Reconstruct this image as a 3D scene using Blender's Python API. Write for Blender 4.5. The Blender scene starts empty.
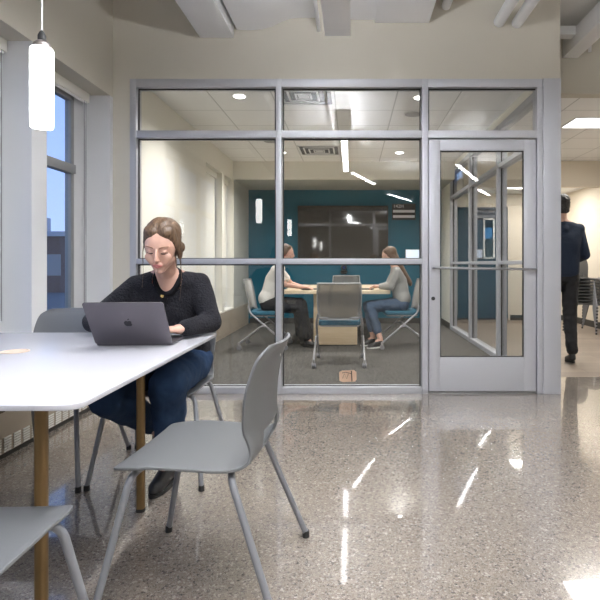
import bpy, bmesh, math, random
from mathutils import Vector, Matrix, noise
random.seed(7)
PI = math.pi
S = bpy.context.scene
C = S.collection
V = Vector

# ------------------------------------------------------------------ materials
def nodes(m):
    m.use_nodes = True
    nt = m.node_tree
    return nt, nt.nodes, nt.links

def mat(name, col, rough=0.5, metal=0.0, bump=0.0, bscale=200.0, spec=0.5, sheen=0.0, coat=0.0, var=0.0, vscale=6.0, stretch=(1, 1, 1), emis=0.0, ecol=None, sss=0.0):
    m = bpy.data.materials.new(name)
    nt, N, L = nodes(m)
    b = N['Principled BSDF']
    b.inputs['Base Color'].default_value = (*col, 1)
    b.inputs['Roughness'].default_value = rough
    b.inputs['Metallic'].default_value = metal
    b.inputs['Specular IOR Level'].default_value = spec
    b.inputs['Sheen Weight'].default_value = sheen
    b.inputs['Coat Weight'].default_value = coat
    if sss:
        b.inputs['Subsurface Weight'].default_value = sss
        b.inputs['Subsurface Radius'].default_value = (0.012, 0.005, 0.003)
    if emis:
        b.inputs['Emission Color'].default_value = (*(ecol or col), 1)
        b.inputs['Emission Strength'].default_value = emis
    tc = N.new('ShaderNodeTexCoord')
    mp = N.new('ShaderNodeMapping')
    mp.inputs['Scale'].default_value = stretch
    L.new(tc.outputs['Object'], mp.inputs['Vector'])
    if var:
        n = N.new('ShaderNodeTexNoise'); n.inputs['Scale'].default_value = vscale; n.inputs['Detail'].default_value = 4
        L.new(mp.outputs[0], n.inputs['Vector'])
        r = N.new('ShaderNodeMapRange'); r.inputs['To Min'].default_value = 1 - var; r.inputs['To Max'].default_value = 1 + var
        L.new(n.outputs['Fac'], r.inputs['Value'])
        mx = N.new('ShaderNodeMix'); mx.data_type = 'RGBA'; mx.blend_type = 'MULTIPLY'; mx.inputs['Factor'].default_value = 1
        mx.inputs['A'].default_value = (*col, 1)
        L.new(r.outputs[0], mx.inputs['B'])
        L.new(mx.outputs['Result'], b.inputs['Base Color'])
    if bump:
        n = N.new('ShaderNodeTexNoise'); n.inputs['Scale'].default_value = bscale; n.inputs['Detail'].default_value = 3
        L.new(mp.outputs[0], n.inputs['Vector'])
        bp = N.new('ShaderNodeBump'); bp.inputs['Strength'].default_value = bump; bp.inputs['Distance'].default_value = 0.01
        L.new(n.outputs['Fac'], bp.inputs['Height'])
        L.new(bp.outputs[0], b.inputs['Normal'])
    return m

def ramp(N, pts):
    r = N.new('ShaderNodeValToRGB')
    cr = r.color_ramp
    cr.interpolation = 'CONSTANT'
    while len(cr.elements) < len(pts): cr.elements.new(0.5)
    for e, (p, c) in zip(cr.elements, pts):
        e.position = p; e.color = (*c, 1)
    return r

def terrazzo():
    m = bpy.data.materials.new('terrazzo')
    nt, N, L = nodes(m); b = N['Principled BSDF']
    tc = N.new('ShaderNodeTexCoord')
    def chips(scale, pts):
        v = N.new('ShaderNodeTexVoronoi'); v.inputs['Scale'].default_value = scale
        L.new(tc.outputs['Object'], v.inputs['Vector'])
        s = N.new('ShaderNodeSeparateColor'); L.new(v.outputs['Color'], s.inputs[0])
        r = ramp(N, pts); L.new(s.outputs[0], r.inputs[0])
        return r
    base = (0.30, 0.255, 0.215)
    big = chips(115, [(0, (0.31, 0.255, 0.21)), (0.35, (0.25, 0.215, 0.185)), (0.6, (0.37, 0.32, 0.27)), (0.80, (0.20, 0.155, 0.12)), (0.87, (0.045, 0.042, 0.04)), (0.95, (0.58, 0.54, 0.48))])
    sm = chips(290, [(0, (0.32, 0.275, 0.235)), (0.4, (0.26, 0.225, 0.195)), (0.62, (0.38, 0.335, 0.29)), (0.84, (0.06, 0.055, 0.05)), (0.93, (0.62, 0.58, 0.53))])
    mx = N.new('ShaderNodeMix'); mx.data_type = 'RGBA'; mx.inputs['Factor'].default_value = 0.5
    L.new(big.outputs[0], mx.inputs['A']); L.new(sm.outputs[0], mx.inputs['B'])
    n = N.new('ShaderNodeTexNoise'); n.inputs['Scale'].default_value = 0.9; n.inputs['Detail'].default_value = 3
    L.new(tc.outputs['Object'], n.inputs['Vector'])
    r = N.new('ShaderNodeMapRange'); r.inputs['To Min'].default_value = 0.74; r.inputs['To Max'].default_value = 0.94
    L.new(n.outputs['Fac'], r.inputs['Value'])
    m2 = N.new('ShaderNodeMix'); m2.data_type = 'RGBA'; m2.blend_type = 'MULTIPLY'; m2.inputs['Factor'].default_value = 1
    L.new(mx.outputs['Result'], m2.inputs['A']); L.new(r.outputs[0], m2.inputs['B'])
    L.new(m2.outputs['Result'], b.inputs['Base Color'])
    b.inputs['Roughness'].default_value = 0.17
    b.inputs['Specular IOR Level'].default_value = 0.5
    b.inputs['Coat Weight'].default_value = 1.0
    b.inputs['Coat Roughness'].default_value = 0.028
    return m

def carpet():
    m = mat('carpet', (0.17, 0.165, 0.155), 0.95, bump=0.6, bscale=260, spec=0.1)
    nt, N, L = nodes(m); b = N['Principled BSDF']
    tc = N.new('ShaderNodeTexCoord'); mp = N.new('ShaderNodeMapping'); mp.inputs['Scale'].default_value = (30, 4, 1)
    L.new(tc.outputs['Object'], mp.inputs[0])
    n = N.new('ShaderNodeTexNoise'); n.inputs['Scale'].default_value = 1.5; n.inputs['Detail'].default_value = 6; n.inputs['Roughness'].default_value = 0.8
    L.new(mp.outputs[0], n.inputs['Vector'])
    r = N.new('ShaderNodeValToRGB'); r.color_ramp.elements[0].position = 0.3; r.color_ramp.elements[1].position = 0.72
    r.color_ramp.elements[0].color = (0.060, 0.058, 0.055, 1); r.color_ramp.elements[1].color = (0.155, 0.148, 0.138, 1)
    L.new(n.outputs['Fac'], r.inputs[0]); L.new(r.outputs[0], b.inputs['Base Color'])
    return m

def brickmat(name, c1, c2, line, w, h, mortar, rough, bump=0.0, rot=0.0, offset=0.5, loc=(0, 0, 0)):
    m = mat(name, c1, rough)
    nt, N, L = nodes(m); b = N['Principled BSDF']
    tc = N.new('ShaderNodeTexCoord'); mp = N.new('ShaderNodeMapping')
    mp.inputs['Rotation'].default_value = (0, 0, rot); mp.inputs['Location'].default_value = loc
    L.new(tc.outputs['Object'], mp.inputs[0])
    k = N.new('ShaderNodeTexBrick')
    k.offset = offset
    k.inputs['Color1'].default_value = (*c1, 1); k.inputs['Color2'].default_value = (*c2, 1); k.inputs['Mortar'].default_value = (*line, 1)
    k.inputs['Scale'].default_value = 1; k.inputs['Mortar Size'].default_value = mortar
    k.inputs['Brick Width'].default_value = w; k.inputs['Row Height'].default_value = h
    k.inputs['Mortar Smooth'].default_value = 0.1
    L.new(mp.outputs[0], k.inputs[0]); L.new(k.outputs['Color'], b.inputs['Base Color'])
    return m

def glassmat(name, tint=(0.94, 0.97, 0.96), k=1.0):
    m = bpy.data.materials.new(name)
    nt, N, L = nodes(m)
    N.remove(N['Principled BSDF'])
    out = N['Material Output']
    t = N.new('ShaderNodeBsdfTransparent'); t.inputs[0].default_value = (*tint, 1)
    g = N.new('ShaderNodeBsdfGlossy'); g.inputs['Roughness'].default_value = 0.0
    lw = N.new('ShaderNodeLayerWeight'); lw.inputs['Blend'].default_value = 0.5
    p = N.new('ShaderNodeMath'); p.operation = 'POWER'; p.inputs[1].default_value = 5
    L.new(lw.outputs['Facing'], p.inputs[0])
    a = N.new('ShaderNodeMath'); a.operation = 'MULTIPLY_ADD'; a.inputs[1].default_value = 0.95; a.inputs[2].default_value = 0.042 * k
    L.new(p.outputs[0], a.inputs[0])
    mx = N.new('ShaderNodeMixShader')
    L.new(a.outputs[0], mx.inputs[0]); L.new(t.outputs[0], mx.inputs[1]); L.new(g.outputs[0], mx.inputs[2])
    L.new(mx.outputs[0], out.inputs[0])
    return m

def meshfabric(name, col, hole):
    m = mat(name, col, 0.6)
    nt, N, L = nodes(m); b = N['Principled BSDF']; out = N['Material Output']
    t = N.new('ShaderNodeBsdfTransparent'); mx = N.new('ShaderNodeMixShader'); mx.inputs[0].default_value = hole
    L.new(b.outputs[0], mx.inputs[1]); L.new(t.outputs[0], mx.inputs[2]); L.new(mx.outputs[0], out.inputs[0])
    return m

def woodmat(name, c1, c2, scale=(1, 12, 12), rough=0.45):
    m = mat(name, c1, rough)
    nt, N, L = nodes(m); b = N['Principled BSDF']
    tc = N.new('ShaderNodeTexCoord'); mp = N.new('ShaderNodeMapping'); mp.inputs['Scale'].default_value = scale
    L.new(tc.outputs['Object'], mp.inputs[0])
    n = N.new('ShaderNodeTexNoise'); n.inputs['Scale'].default_value = 3; n.inputs['Detail'].default_value = 5
    L.new(mp.outputs[0], n.inputs['Vector'])
    r = N.new('ShaderNodeValToRGB'); r.color_ramp.elements[0].position = 0.35; r.color_ramp.elements[1].position = 0.65
    r.color_ramp.elements[0].color = (*c1, 1); r.color_ramp.elements[1].color = (*c2, 1)
    L.new(n.outputs['Fac'], r.inputs[0]); L.new(r.outputs[0], b.inputs['Base Color'])
    return m

M = {}
M['wall'] = mat('wall_paint', (0.62, 0.59, 0.515), 0.7, bump=0.04, bscale=300, spec=0.2)
M['cream'] = mat('cream_paint', (0.82, 0.80, 0.725), 0.7, bump=0.03, bscale=300, spec=0.2)
M['corr'] = mat('corridor_paint', (0.80, 0.73, 0.62), 0.7, bump=0.03, bscale=300, spec=0.2)
M['bay'] = mat('bay_paint', (0.70, 0.71, 0.73), 0.65, bump=0.03, bscale=300, spec=0.25)
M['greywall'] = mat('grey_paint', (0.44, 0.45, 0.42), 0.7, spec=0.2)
M['teal'] = mat('teal_paint', (0.010, 0.12, 0.19), 0.55, var=0.06, spec=0.3)
M['navy'] = mat('navy_door_paint', (0.015, 0.035, 0.07), 0.4)
M['terrazzo'] = terrazzo()
M['carpet'] = carpet()
M['lvt'] = brickmat('plank_flooring', (0.33, 0.27, 0.22), (0.27, 0.22, 0.18), (0.17, 0.14, 0.12), 0.95, 0.16, 0.003, 0.4)
M['tile'] = brickmat('ceiling_tile', (0.88, 0.88, 0.87), (0.90, 0.90, 0.89), (0.58, 0.58, 0.57), 0.605, 0.605, 0.007, 0.85, offset=0.0, loc=(0.17, 0.61, 0))
M['deck'] = mat('ceiling_deck_paint', (0.82, 0.82, 0.81), 0.8)
M['alu'] = mat('anodised_aluminium', (0.50, 0.51, 0.55), 0.42, metal=0.35, bump=0.02, bscale=400, spec=0.4)
M['aluD'] = mat('aluminium_shadow_gasket', (0.02, 0.02, 0.02), 0.6)
M['steel'] = mat('brushed_steel', (0.34, 0.35, 0.37), 0.28, metal=1.0)
M['duct'] = mat('white_duct_paint', (0.88, 0.89, 0.91), 0.6, var=0.02)
M['glass'] = glassmat('clear_glass', (0.965, 0.97, 0.968), 1.2)
M['winglass'] = glassmat('window_glass', (0.88, 0.93, 0.99))
M['winframe'] = mat('window_frame_grey', (0.30, 0.31, 0.32), 0.4, metal=0.3)
M['blind'] = mat('roller_blind_fabric', (0.80, 0.79, 0.73), 0.85)
M['tabletop'] = mat('white_laminate', (0.53, 0.53, 0.575), 0.22, spec=0.5)
M['brass'] = mat('bronze_powder_coat', (0.235, 0.148, 0.062), 0.38, metal=0.55, var=0.05)
M['bronzeD'] = mat('dark_bronze_rail', (0.12, 0.085, 0.05), 0.4, metal=0.4)
M['shell'] = mat('grey_plastic_shell', (0.145, 0.15, 0.157), 0.45, bump=0.015, bscale=900)
M['shellleg'] = mat('grey_leg_paint', (0.25, 0.26, 0.285), 0.35, metal=0.25)
M['black'] = mat('black_rubber', (0.015, 0.015, 0.016), 0.6)
M['blackpl'] = mat('black_plastic', (0.02, 0.02, 0.022), 0.35)
M['mesh'] = meshfabric('grey_mesh_fabric', (0.24, 0.235, 0.23), 0.14)
M['meshframe'] = mat('grey_chair_frame', (0.33, 0.33, 0.33), 0.4, metal=0.2)
M['chairwhite'] = mat('pale_grey_chair_back', (0.52, 0.51, 0.49), 0.5)
M['bluefab'] = mat('blue_seat_fabric', (0.03, 0.13, 0.20), 0.85, bump=0.3, bscale=500, var=0.1, vscale=40)
M['chrome'] = mat('satin_silver_metal', (0.36, 0.36, 0.38), 0.32, metal=0.7)
M['maple'] = woodmat('maple_veneer', (0.66, 0.53, 0.36), (0.58, 0.45, 0.29), (1, 14, 14))
M['mapletop'] = woodmat('maple_top', (0.70, 0.59, 0.43), (0.64, 0.52, 0.36), (14, 1, 14))
M['heater'] = mat('beige_enamel', (0.42, 0.36, 0.285), 0.45)
M['grille'] = mat('pale_louvre', (0.80, 0.79, 0.76), 0.5)
M['basebd'] = mat('dark_rubber_base', (0.05, 0.048, 0.045), 0.6)
M['laptop'] = mat('space_grey_aluminium', (0.125, 0.115, 0.13), 0.38, metal=0.55)
M['logo'] = mat('dark_mirror_logo', (0.035, 0.033, 0.04), 0.15, metal=0.3)
M['keys'] = mat('laptop_keys', (0.02, 0.02, 0.02), 0.5)
M['lscreen'] = mat('laptop_display', (0.02, 0.02, 0.02), 0.1, emis=0.5, ecol=(0.8, 0.85, 0.9))
M['skin'] = mat('skin', (0.60, 0.365, 0.285), 0.5, bump=0.03, bscale=150, var=0.07, vscale=14, sss=0.12)
M['skin2'] = mat('skin_tan', (0.52, 0.32, 0.235), 0.5, var=0.05, vscale=14)
M['lip'] = mat('lips', (0.50, 0.17, 0.16), 0.42)
M['lash'] = mat('eyelashes', (0.055, 0.035, 0.03), 0.6)
M['lid'] = mat('eyelid_skin', (0.45, 0.25, 0.22), 0.5)
M['brow'] = mat('eyebrow_hair', (0.24, 0.13, 0.08), 0.8)
def hairmat(n, c1, c2):
    m = woodmat(n, c1, c2, (60, 60, 5), 0.42)
    nt, N, L = nodes(m); b = N['Principled BSDF']
    tx = [x for x in N if x.type == 'TEX_NOISE'][0]
    bp = N.new('ShaderNodeBump'); bp.inputs['Strength'].default_value = 0.5; bp.inputs['Distance'].default_value = 0.004
    L.new(tx.outputs['Fac'], bp.inputs['Height']); L.new(bp.outputs[0], b.inputs['Normal'])
    return m
M['hair'] = hairmat('dark_blonde_hair', (0.06, 0.034, 0.019), (0.165, 0.10, 0.058))
M['hair2'] = hairmat('brown_hair', (0.09, 0.05, 0.03), (0.17, 0.10, 0.06))
M['hair3'] = hairmat('black_hair', (0.010, 0.008, 0.007), (0.025, 0.021, 0.019))
M['sweater'] = mat('black_wool_knit', (0.020, 0.020, 0.025), 0.95, bump=1.0, bscale=110, sheen=0.05, spec=0.1)
M['collar'] = mat('black_ribbed_knit', (0.010, 0.010, 0.013), 0.95, bump=1.0, bscale=260, sheen=0.03, spec=0.1)
M['jeans'] = mat('blue_denim', (0.024, 0.052, 0.115), 0.85, bump=0.5, bscale=300, var=0.6, vscale=9, spec=0.2)
M['jeans2'] = mat('washed_denim', (0.055, 0.09, 0.15), 0.85, bump=0.3, bscale=300, var=0.25, vscale=9)
M['tee'] = mat('white_cotton', (0.72, 0.71, 0.68), 0.85, bump=0.2, bscale=40)
M['greyknit'] = mat('grey_marl_knit', (0.30, 0.30, 0.29), 0.9, bump=0.5, bscale=120, var=0.12, vscale=20)
M['blackcloth'] = mat('black_cloth', (0.012, 0.012, 0.014), 0.85, bump=0.2, bscale=30)
M['navyknit'] = mat('navy_knit', (0.012, 0.022, 0.045), 0.9, bump=0.5, bscale=120, var=0.1)
M['leather'] = mat('black_leather', (0.018, 0.018, 0.02), 0.4, bump=0.1, bscale=120)
M['sole'] = mat('shoe_sole', (0.02, 0.02, 0.02), 0.7)
M['whitesole'] = mat('white_shoe_sole', (0.6, 0.6, 0.58), 0.6)
M['gold'] = mat('brass_button', (0.62, 0.44, 0.16), 0.25, metal=1.0)
M['tv'] = mat('tv_screen', (0.02, 0.016, 0.014), 0.06, spec=0.8, coat=1.0)
M['bezel'] = mat('tv_bezel', (0.03, 0.025, 0.022), 0.3)
M['white'] = mat('white_plastic', (0.82, 0.82, 0.82), 0.4)
M['signface'] = mat('sign_face_black', (0.02, 0.02, 0.024), 0.5)
M['signstrip'] = mat('sign_paper_insert', (0.80, 0.80, 0.86), 0.6)
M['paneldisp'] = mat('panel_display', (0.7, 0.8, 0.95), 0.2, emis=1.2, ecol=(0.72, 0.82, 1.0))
M['peach'] = mat('peach_reflection_tint', (0.62, 0.42, 0.30), 0.6)
M['peachD'] = mat('dark_reflection_tint', (0.05, 0.04, 0.035), 0.6)
M['lens'] = mat('lamp_lens', (1, 1, 1), 0.4, emis=9.0, ecol=(1.0, 0.98, 0.95))
M['lens_up'] = mat('lamp_lens_upper', (1, 1, 1), 0.4, emis=3.0, ecol=(1.0, 0.98, 0.95))
M['pendant'] = mat('opal_pendant_glass', (1, 1, 1), 0.3, emis=14.0, ecol=(1.0, 0.985, 0.96))
M['dlens'] = mat('downlight_lens', (1, 1, 1), 0.4, emis=14.0, ecol=(1.0, 0.97, 0.9))
M['troff'] = mat('troffer_lens', (1, 1, 1), 0.4, emis=5.0, ecol=(0.97, 0.985, 1.0))
M['brick'] = mat('far_brick', (0.16, 0.10, 0.09), 0.9, var=0.1)
M['concrete'] = mat('parapet_concrete', (0.5, 0.52, 0.55), 0.9)
M['asphalt'] = mat('asphalt', (0.10, 0.12, 0.13), 0.9)
M['lawn'] = mat('lawn_grass', (0.05, 0.10, 0.05), 0.95, var=0.3)

# ------------------------------------------------------------------ helpers
def tag(o, label=None, cat=None, group=None, kind=None):
    if label: o['label'] = label
    if cat: o['category'] = cat
    if group: o['group'] = group
    if kind: o['kind'] = kind
    return o

def empty(name, loc=(0, 0, 0), rz=0.0):
    o = bpy.data.objects.new(name, None); C.objects.link(o)
    o.location = loc; o.rotation_euler = (0, 0, rz); o.empty_display_size = 0.1
    return o

def link(name, me, m, parent=None, smooth=True):
    o = bpy.data.objects.new(name, me); C.objects.link(o)
    if m is not None:
        me.materials.clear(); me.materials.append(m)
    if parent is not None: o.parent = parent
    return o

def fillet(pts, r, n=5):
    pts = [V(p) for p in pts]
    if r <= 0 or len(pts) < 3: return pts
    out = [pts[0]]
    for i in range(1, len(pts) - 1):
        a, b, c = pts[i - 1], pts[i], pts[i + 1]
        d1, d2 = (a - b), (c - b)
        k = min(r, d1.length * 0.49, d2.length * 0.49)
        p, q = b + d1.normalized() * k, b + d2.normalized() * k
        for j in range(n + 1):
            t = j / n
            out.append(p * (1 - t) ** 2 + b * 2 * t * (1 - t) + q * t * t)
    out.append(pts[-1])
    return out

class MB:
    def __init__(s): s.bm = bmesh.new()
    def box(s, x0, x1, y0, y1, z0, z1, mtx=None):
        vs = [s.bm.verts.new(V(p)) for p in ((x0, y0, z0), (x1, y0, z0), (x1, y1, z0), (x0, y1, z0), (x0, y0, z1), (x1, y0, z1), (x1, y1, z1), (x0, y1, z1))]
        if mtx is not None:
            for v in vs: v.co = mtx @ v.co
        for f in ((0, 3, 2, 1), (4, 5, 6, 7), (0, 1, 5, 4), (1, 2, 6, 5), (2, 3, 7, 6), (3, 0, 4, 7)):
            s.bm.faces.new([vs[i] for i in f])
        return s
    def tube(s, pts, r, seg=12, fil=0.0, caps=True):
        P = fillet(pts, fil)
        n = len(P)
        R = r if isinstance(r, (list, tuple)) else None
        t0 = (P[1] - P[0]).normalized()
        up = V((0, 0, 1)) if abs(t0.z) < 0.9 else V((1, 0, 0))
        nx = t0.cross(up).normalized(); rings = []
        for i in range(n):
            t = (P[min(i + 1, n - 1)] - P[max(i - 1, 0)]).normalized()
            nx = (nx - t * nx.dot(t)).normalized()
            ny = t.cross(nx)
            rr = r if R is None else (R[0] + (R[1] - R[0]) * i / (n - 1))
            rings.append([s.bm.verts.new(P[i] + (nx * math.cos(2 * PI * k / seg) + ny * math.sin(2 * PI * k / seg)) * rr) for k in range(seg)])
        for a, b in zip(rings, rings[1:]):
            for k in range(seg):
                s.bm.faces.new([a[k], a[(k + 1) % seg], b[(k + 1) % seg], b[k]])
        if caps:
            s.bm.faces.new(list(reversed(rings[0]))); s.bm.faces.new(rings[-1])
        return s
    def lathe(s, prof, c=(0, 0, 0), seg=28, axis='Z'):
        c = V(c); rings = []
        for (r, h) in prof:
            ring = []
            for k in range(seg):
                a = 2 * PI * k / seg
                if axis == 'Z': p = V((r * math.cos(a), r * math.sin(a), h))
                elif axis == 'Y': p = V((r * math.cos(a), h, r * math.sin(a)))
                else: p = V((h, r * math.cos(a), r * math.sin(a)))
                ring.append(s.bm.verts.new(c + p))
            rings.append(ring)
        for a, b in zip(rings, rings[1:]):
            for k in range(seg):
                s.bm.faces.new([a[k], a[(k + 1) % seg], b[(k + 1) % seg], b[k]])
        s.bm.faces.new(list(reversed(rings[0]))); s.bm.faces.new(rings[-1])
        return s
    def prism(s, pts, d0, d1, plane='XZ'):
        def P(a, b, d):
            return V((a, d, b)) if plane == 'XZ' else (V((a, b, d)) if plane == 'XY' else V((d, a, b)))
        A = [s.bm.verts.new(P(a, b, d0)) for a, b in pts]; B = [s.bm.verts.new(P(a, b, d1)) for a, b in pts]
        n = len(pts)
        s.bm.faces.new(A); s.bm.faces.new(list(reversed(B)))
        for i in range(n): s.bm.faces.new([A[i], B[i], B[(i + 1) % n], A[(i + 1) % n]])
        return s
    def build(s, name, m, parent=None, bevel=0.0, smooth=None, seg=2, mtx=None):
        bmesh.ops.recalc_face_normals(s.bm, faces=s.bm.faces[:])
        if bevel:
            es = [e for e in s.bm.edges if len(e.link_faces) == 2 and e.calc_face_angle(0) > 0.6]
            bmesh.ops.bevel(s.bm, geom=es, offset=bevel, segments=seg, affect='EDGES', profile=0.6, clamp_overlap=True)
        if mtx is not None: s.bm.transform(mtx)
        for f in s.bm.faces: f.smooth = True
        for e in s.bm.edges:
            if len(e.link_faces) == 2: e.smooth = e.calc_face_angle(0) < 0.7
        me = bpy.data.meshes.new(name); s.bm.to_mesh(me); s.bm.free()
        return link(name, me, m, parent)

def rbox(x0, x1, y0, y1, r, n=5):
    out = []
    for cx, cy, a0 in ((x1 - r, y1 - r, 0), (x0 + r, y1 - r, PI / 2), (x0 + r, y0 + r, PI), (x1 - r, y0 + r, 1.5 * PI)):
        for i in range(n + 1):
            a = a0 + PI / 2 * i / n
            out.append((cx + r * math.cos(a), cy + r * math.sin(a)))
    return out

def copy_tree(o, parent=None, name=None):
    c = o.copy(); C.objects.link(c); c.parent = parent
    for ch in list(o.children): copy_tree(ch, c)
    return c

def struct(name, bmb, m, parent=None, **k):
    o = bmb.build(name, m, parent, **k)
    if parent is None: o['kind'] = 'structure'
    return o

# hull based organic modelling -------------------------------------------------
_ICO = None
def ico():
    global _ICO
    if _ICO is None:
        b = bmesh.new(); bmesh.ops.create_icosphere(b, subdivisions=3, radius=1)
        _ICO = [v.co.copy() for v in b.verts]; b.free()
    return _ICO

def hull(bm, balls):
    """balls: list of (centre, radius or (rx,ry,rz), optional rotation matrix)"""
    vs = []
    for bl in balls:
        c = V(bl[0]); r = bl[1]
        R = bl[2] if len(bl) > 2 else None
        if not isinstance(r, (tuple, list)): r = (r, r, r)
        for p in ico():
            q = V((p.x * r[0], p.y * r[1], p.z * r[2]))
            if R is not None: q = R @ q
            vs.append(bm.verts.new(c + q))
    res = bmesh.ops.convex_hull(bm, input=vs)
    junk = [g for g in res['geom_interior'] if isinstance(g, bmesh.types.BMVert)] + [g for g in res['geom_unused'] if isinstance(g, bmesh.types.BMVert)]
    junk = list({v for v in junk if v.is_valid})
    if junk: bmesh.ops.delete(bm, geom=junk, context='VERTS')

def organic(name, hulls, voxel, m, parent, smooth=4, disp=None, cut=None, mtx=None):
    bm = bmesh.new()
    for h in hulls: hull(bm, h)
    if mtx is not None: bm.transform(mtx)
    me = bpy.data.meshes.new(name + '_src'); bm.to_mesh(me); bm.free()
    o = bpy.data.objects.new('tmp', me); C.objects.link(o)
    r = o.modifiers.new('r', 'REMESH'); r.mode = 'VOXEL'; r.voxel_size = voxel; r.use_smooth_shade = True
    if smooth:
        s = o.modifiers.new('s', 'SMOOTH'); s.iterations = smooth; s.factor = 0.5
    dg = bpy.context.evaluated_depsgraph_get(); dg.update()
    me2 = bpy.data.meshes.new_from_object(o.evaluated_get(dg))
    bpy.data.objects.remove(o); bpy.data.meshes.remove(me)
    b = bmesh.new(); b.from_mesh(me2)
    if disp:
        b.normal_update()
        amp, sc = disp
        for v in b.verts:
            n = noise.noise(v.co * sc) + 0.5 * noise.noise(v.co * sc * 2.3)
            v.co += v.normal * n * amp
    if cut:
        kill = [v for v in b.verts if cut(v.co)]
        bmesh.ops.delete(b, geom=kill, context='VERTS')
    for f in b.faces: f.smooth = True
    b.to_mesh(me2); b.free()
    me2.name = name
    return link(name, me2, m, parent)

# ------------------------------------------------------------------ camera
EYE = 1.09
cd = bpy.data.cameras.new('camera'); cam = bpy.data.objects.new('camera', cd); C.objects.link(cam)
cam.location = (0, 0, EYE); cam.rotation_euler = (PI / 2, 0, 0)
cd.sensor_width = 36; cd.lens = 510 / 600 * 36
cd.shift_x = -52 / 600; cd.shift_y = -36 / 600
cd.clip_start = 0.05; cd.clip_end = 300
S.camera = cam

# ------------------------------------------------------------------ setting
GY = 4.286            # glass partition
LX = -2.01            # left wall face
HI = 3.34             # high ceiling
RX = 6.0              # right wall of the open room
BY = -6.0             # rear wall
struct('floor', MB().box(-2.5, RX, BY, 4.92, -0.1, 0), M['terrazzo'])
struct('floor', MB().box(-2.2, 1.69, 4.36, 9.6, -0.1, 0.003), M['carpet'])
struct('floor', MB().box(1.69, RX, 4.92, 10.2, -0.1, 0.001), M['lvt'])
struct('ceiling', MB().box(-2.5, RX, BY, 4.92, HI, HI + 0.1), M['deck'])
struct('ceiling', MB().box(-1.9, 1.69, 4.36, 8.15, 2.73, 2.76), M['tile'])
struct('ceiling', MB().box(1.745, 4.3, 5.04, 8.12, 2.73, 2.76), M['tile'])
struct('ceiling', MB().box(1.745, 4.3, 8.22, 10.0, 2.45, 2.48), M['tile'])
# front wall around the glazed partition
struct('wall_front', MB().box(-2.235, -1.866, GY, GY + 0.12, 0, HI).box(-1.866, 1.75, GY, GY + 0.12, 2.645, HI), M['wall'])
struct('wall_front', MB().box(1.70, 1.75, GY + 0.12, 4.92, 2.60, HI), M['wall'])
struct('wall_header', MB().box(1.70, RX, 4.92, 5.04, 2.73, HI), M['wall'])
struct('wall_corridor', MB().box(4.16, 4.28, 4.92, 10.0, 0, 2.8), M['corr'])
struct('wall_corridor', MB().box(4.28, RX, 4.92, 5.04, 0, 2.73), M['wall'])
struct('wall_corridor', MB().box(1.78, 4.16, 8.12, 8.22, 2.32, 2.73), M['corr'])
struct('wall_right', MB().box(RX, RX + 0.1, BY, 4.92, 0, HI), M['wall'])
struct('wall_rear', MB().box(-2.5, RX, BY - 0.1, BY, 0, HI), M['wall'])
# corridor end wall with opening for the door
struct('wall_end', MB().box(1.69, 2.10, 9.9, 10.0, 0, 2.48).box(3.02, 4.16, 9.9, 10.0, 0, 2.48).box(2.10, 3.02, 9.9, 10.0, 2.19, 2.48), M['corr'])
struct('baseboard_end', MB().box(3.07, 4.15, 9.885, 9.9, 0, 0.1).box(1.74, 2.05, 9.885, 9.9, 0, 0.1), M['basebd'])
struct('baseboard_right', MB().box(4.145, 4.16, 5.04, 9.88, 0, 0.11), M['basebd'])
# conference room
struct('wall_back', MB().box(-2.1, 1.64, 9.37, 9.47, 0, 2.8), M['teal'])
struct('baseboard_back', MB().box(-1.88, 1.62, 9.358, 9.37, 0, 0.1), M['basebd'])
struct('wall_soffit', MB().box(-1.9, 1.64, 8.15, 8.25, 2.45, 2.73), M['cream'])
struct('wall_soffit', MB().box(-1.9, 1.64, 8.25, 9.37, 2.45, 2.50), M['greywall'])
w = MB()
w.box(-2.15, -1.90, 4.406, 6.64, 0, 2.8).box(-2.15, -1.90, 7.46, 7.60, 0, 2.8).box(-2.15, -1.90, 8.15, 8.2, 0, 2.8)
for a, b in ((6.64, 7.46), (7.60, 8.15)):
    w.box(-2.15, -1.90, a, b, 0, 0.376).box(-2.15, -1.90, a, b, 2.42, 2.8)
struct('wall_left', w, M['cream'])
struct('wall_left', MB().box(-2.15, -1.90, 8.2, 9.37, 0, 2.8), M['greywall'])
struct('trim_1', MB().box(-1.9, -1.888, 4.42, 9.30, 0.004, 0.374), M['heater'])
# windows of the conference room, blinds down
for i, (a, b) in enumerate(((6.64, 7.46), (7.60, 8.15))):
    wn = MB().box(-2.13, -2.09, a, a + 0.04, 0.40, 2.40).box(-2.13, -2.09, b - 0.04, b, 0.40, 2.40).box(-2.13, -2.09, a, b, 0.376, 0.42).box(-2.13, -2.09, a, b, 2.38, 2.42).build('window_%d' % (i + 2), M['winframe'])
    wn['kind'] = 'structure'
    MB().box(-2.115, -2.105, a + 0.04, b - 0.04, 0.42, 2.38).build('glass_pane', M['winglass'], wn)
    sill = MB().box(-2.09, -1.885, a + 0.004, b - 0.004, 0.376, 0.40).build('sill', M['cream'], wn)
    bl = empty('roller_blind', (-2.0, (a + b) / 2, 2.41))
    hw = (b - a) / 2 - 0.012
    MB().box(-0.035, 0.03, -hw, hw, -0.075, 0.0).build('cassette', M['blind'], bl, bevel=0.004)
    MB().box(-0.006, -0.002, -hw + 0.01, hw - 0.01, -1.93, -0.07).build('fabric', M['blind'], bl)
    MB().tube([(-0.004, -hw + 0.01, -1.935), (-0.004, hw - 0.01, -1.935)], 0.01).build('bottom_bar', M['white'], bl)
    tag(bl, ['cream roller blind lowered over the wider, nearer window in the conference room left wall',
             'cream roller blind lowered over the narrow farther window in the conference room left wall'][i], 'blind')
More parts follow.
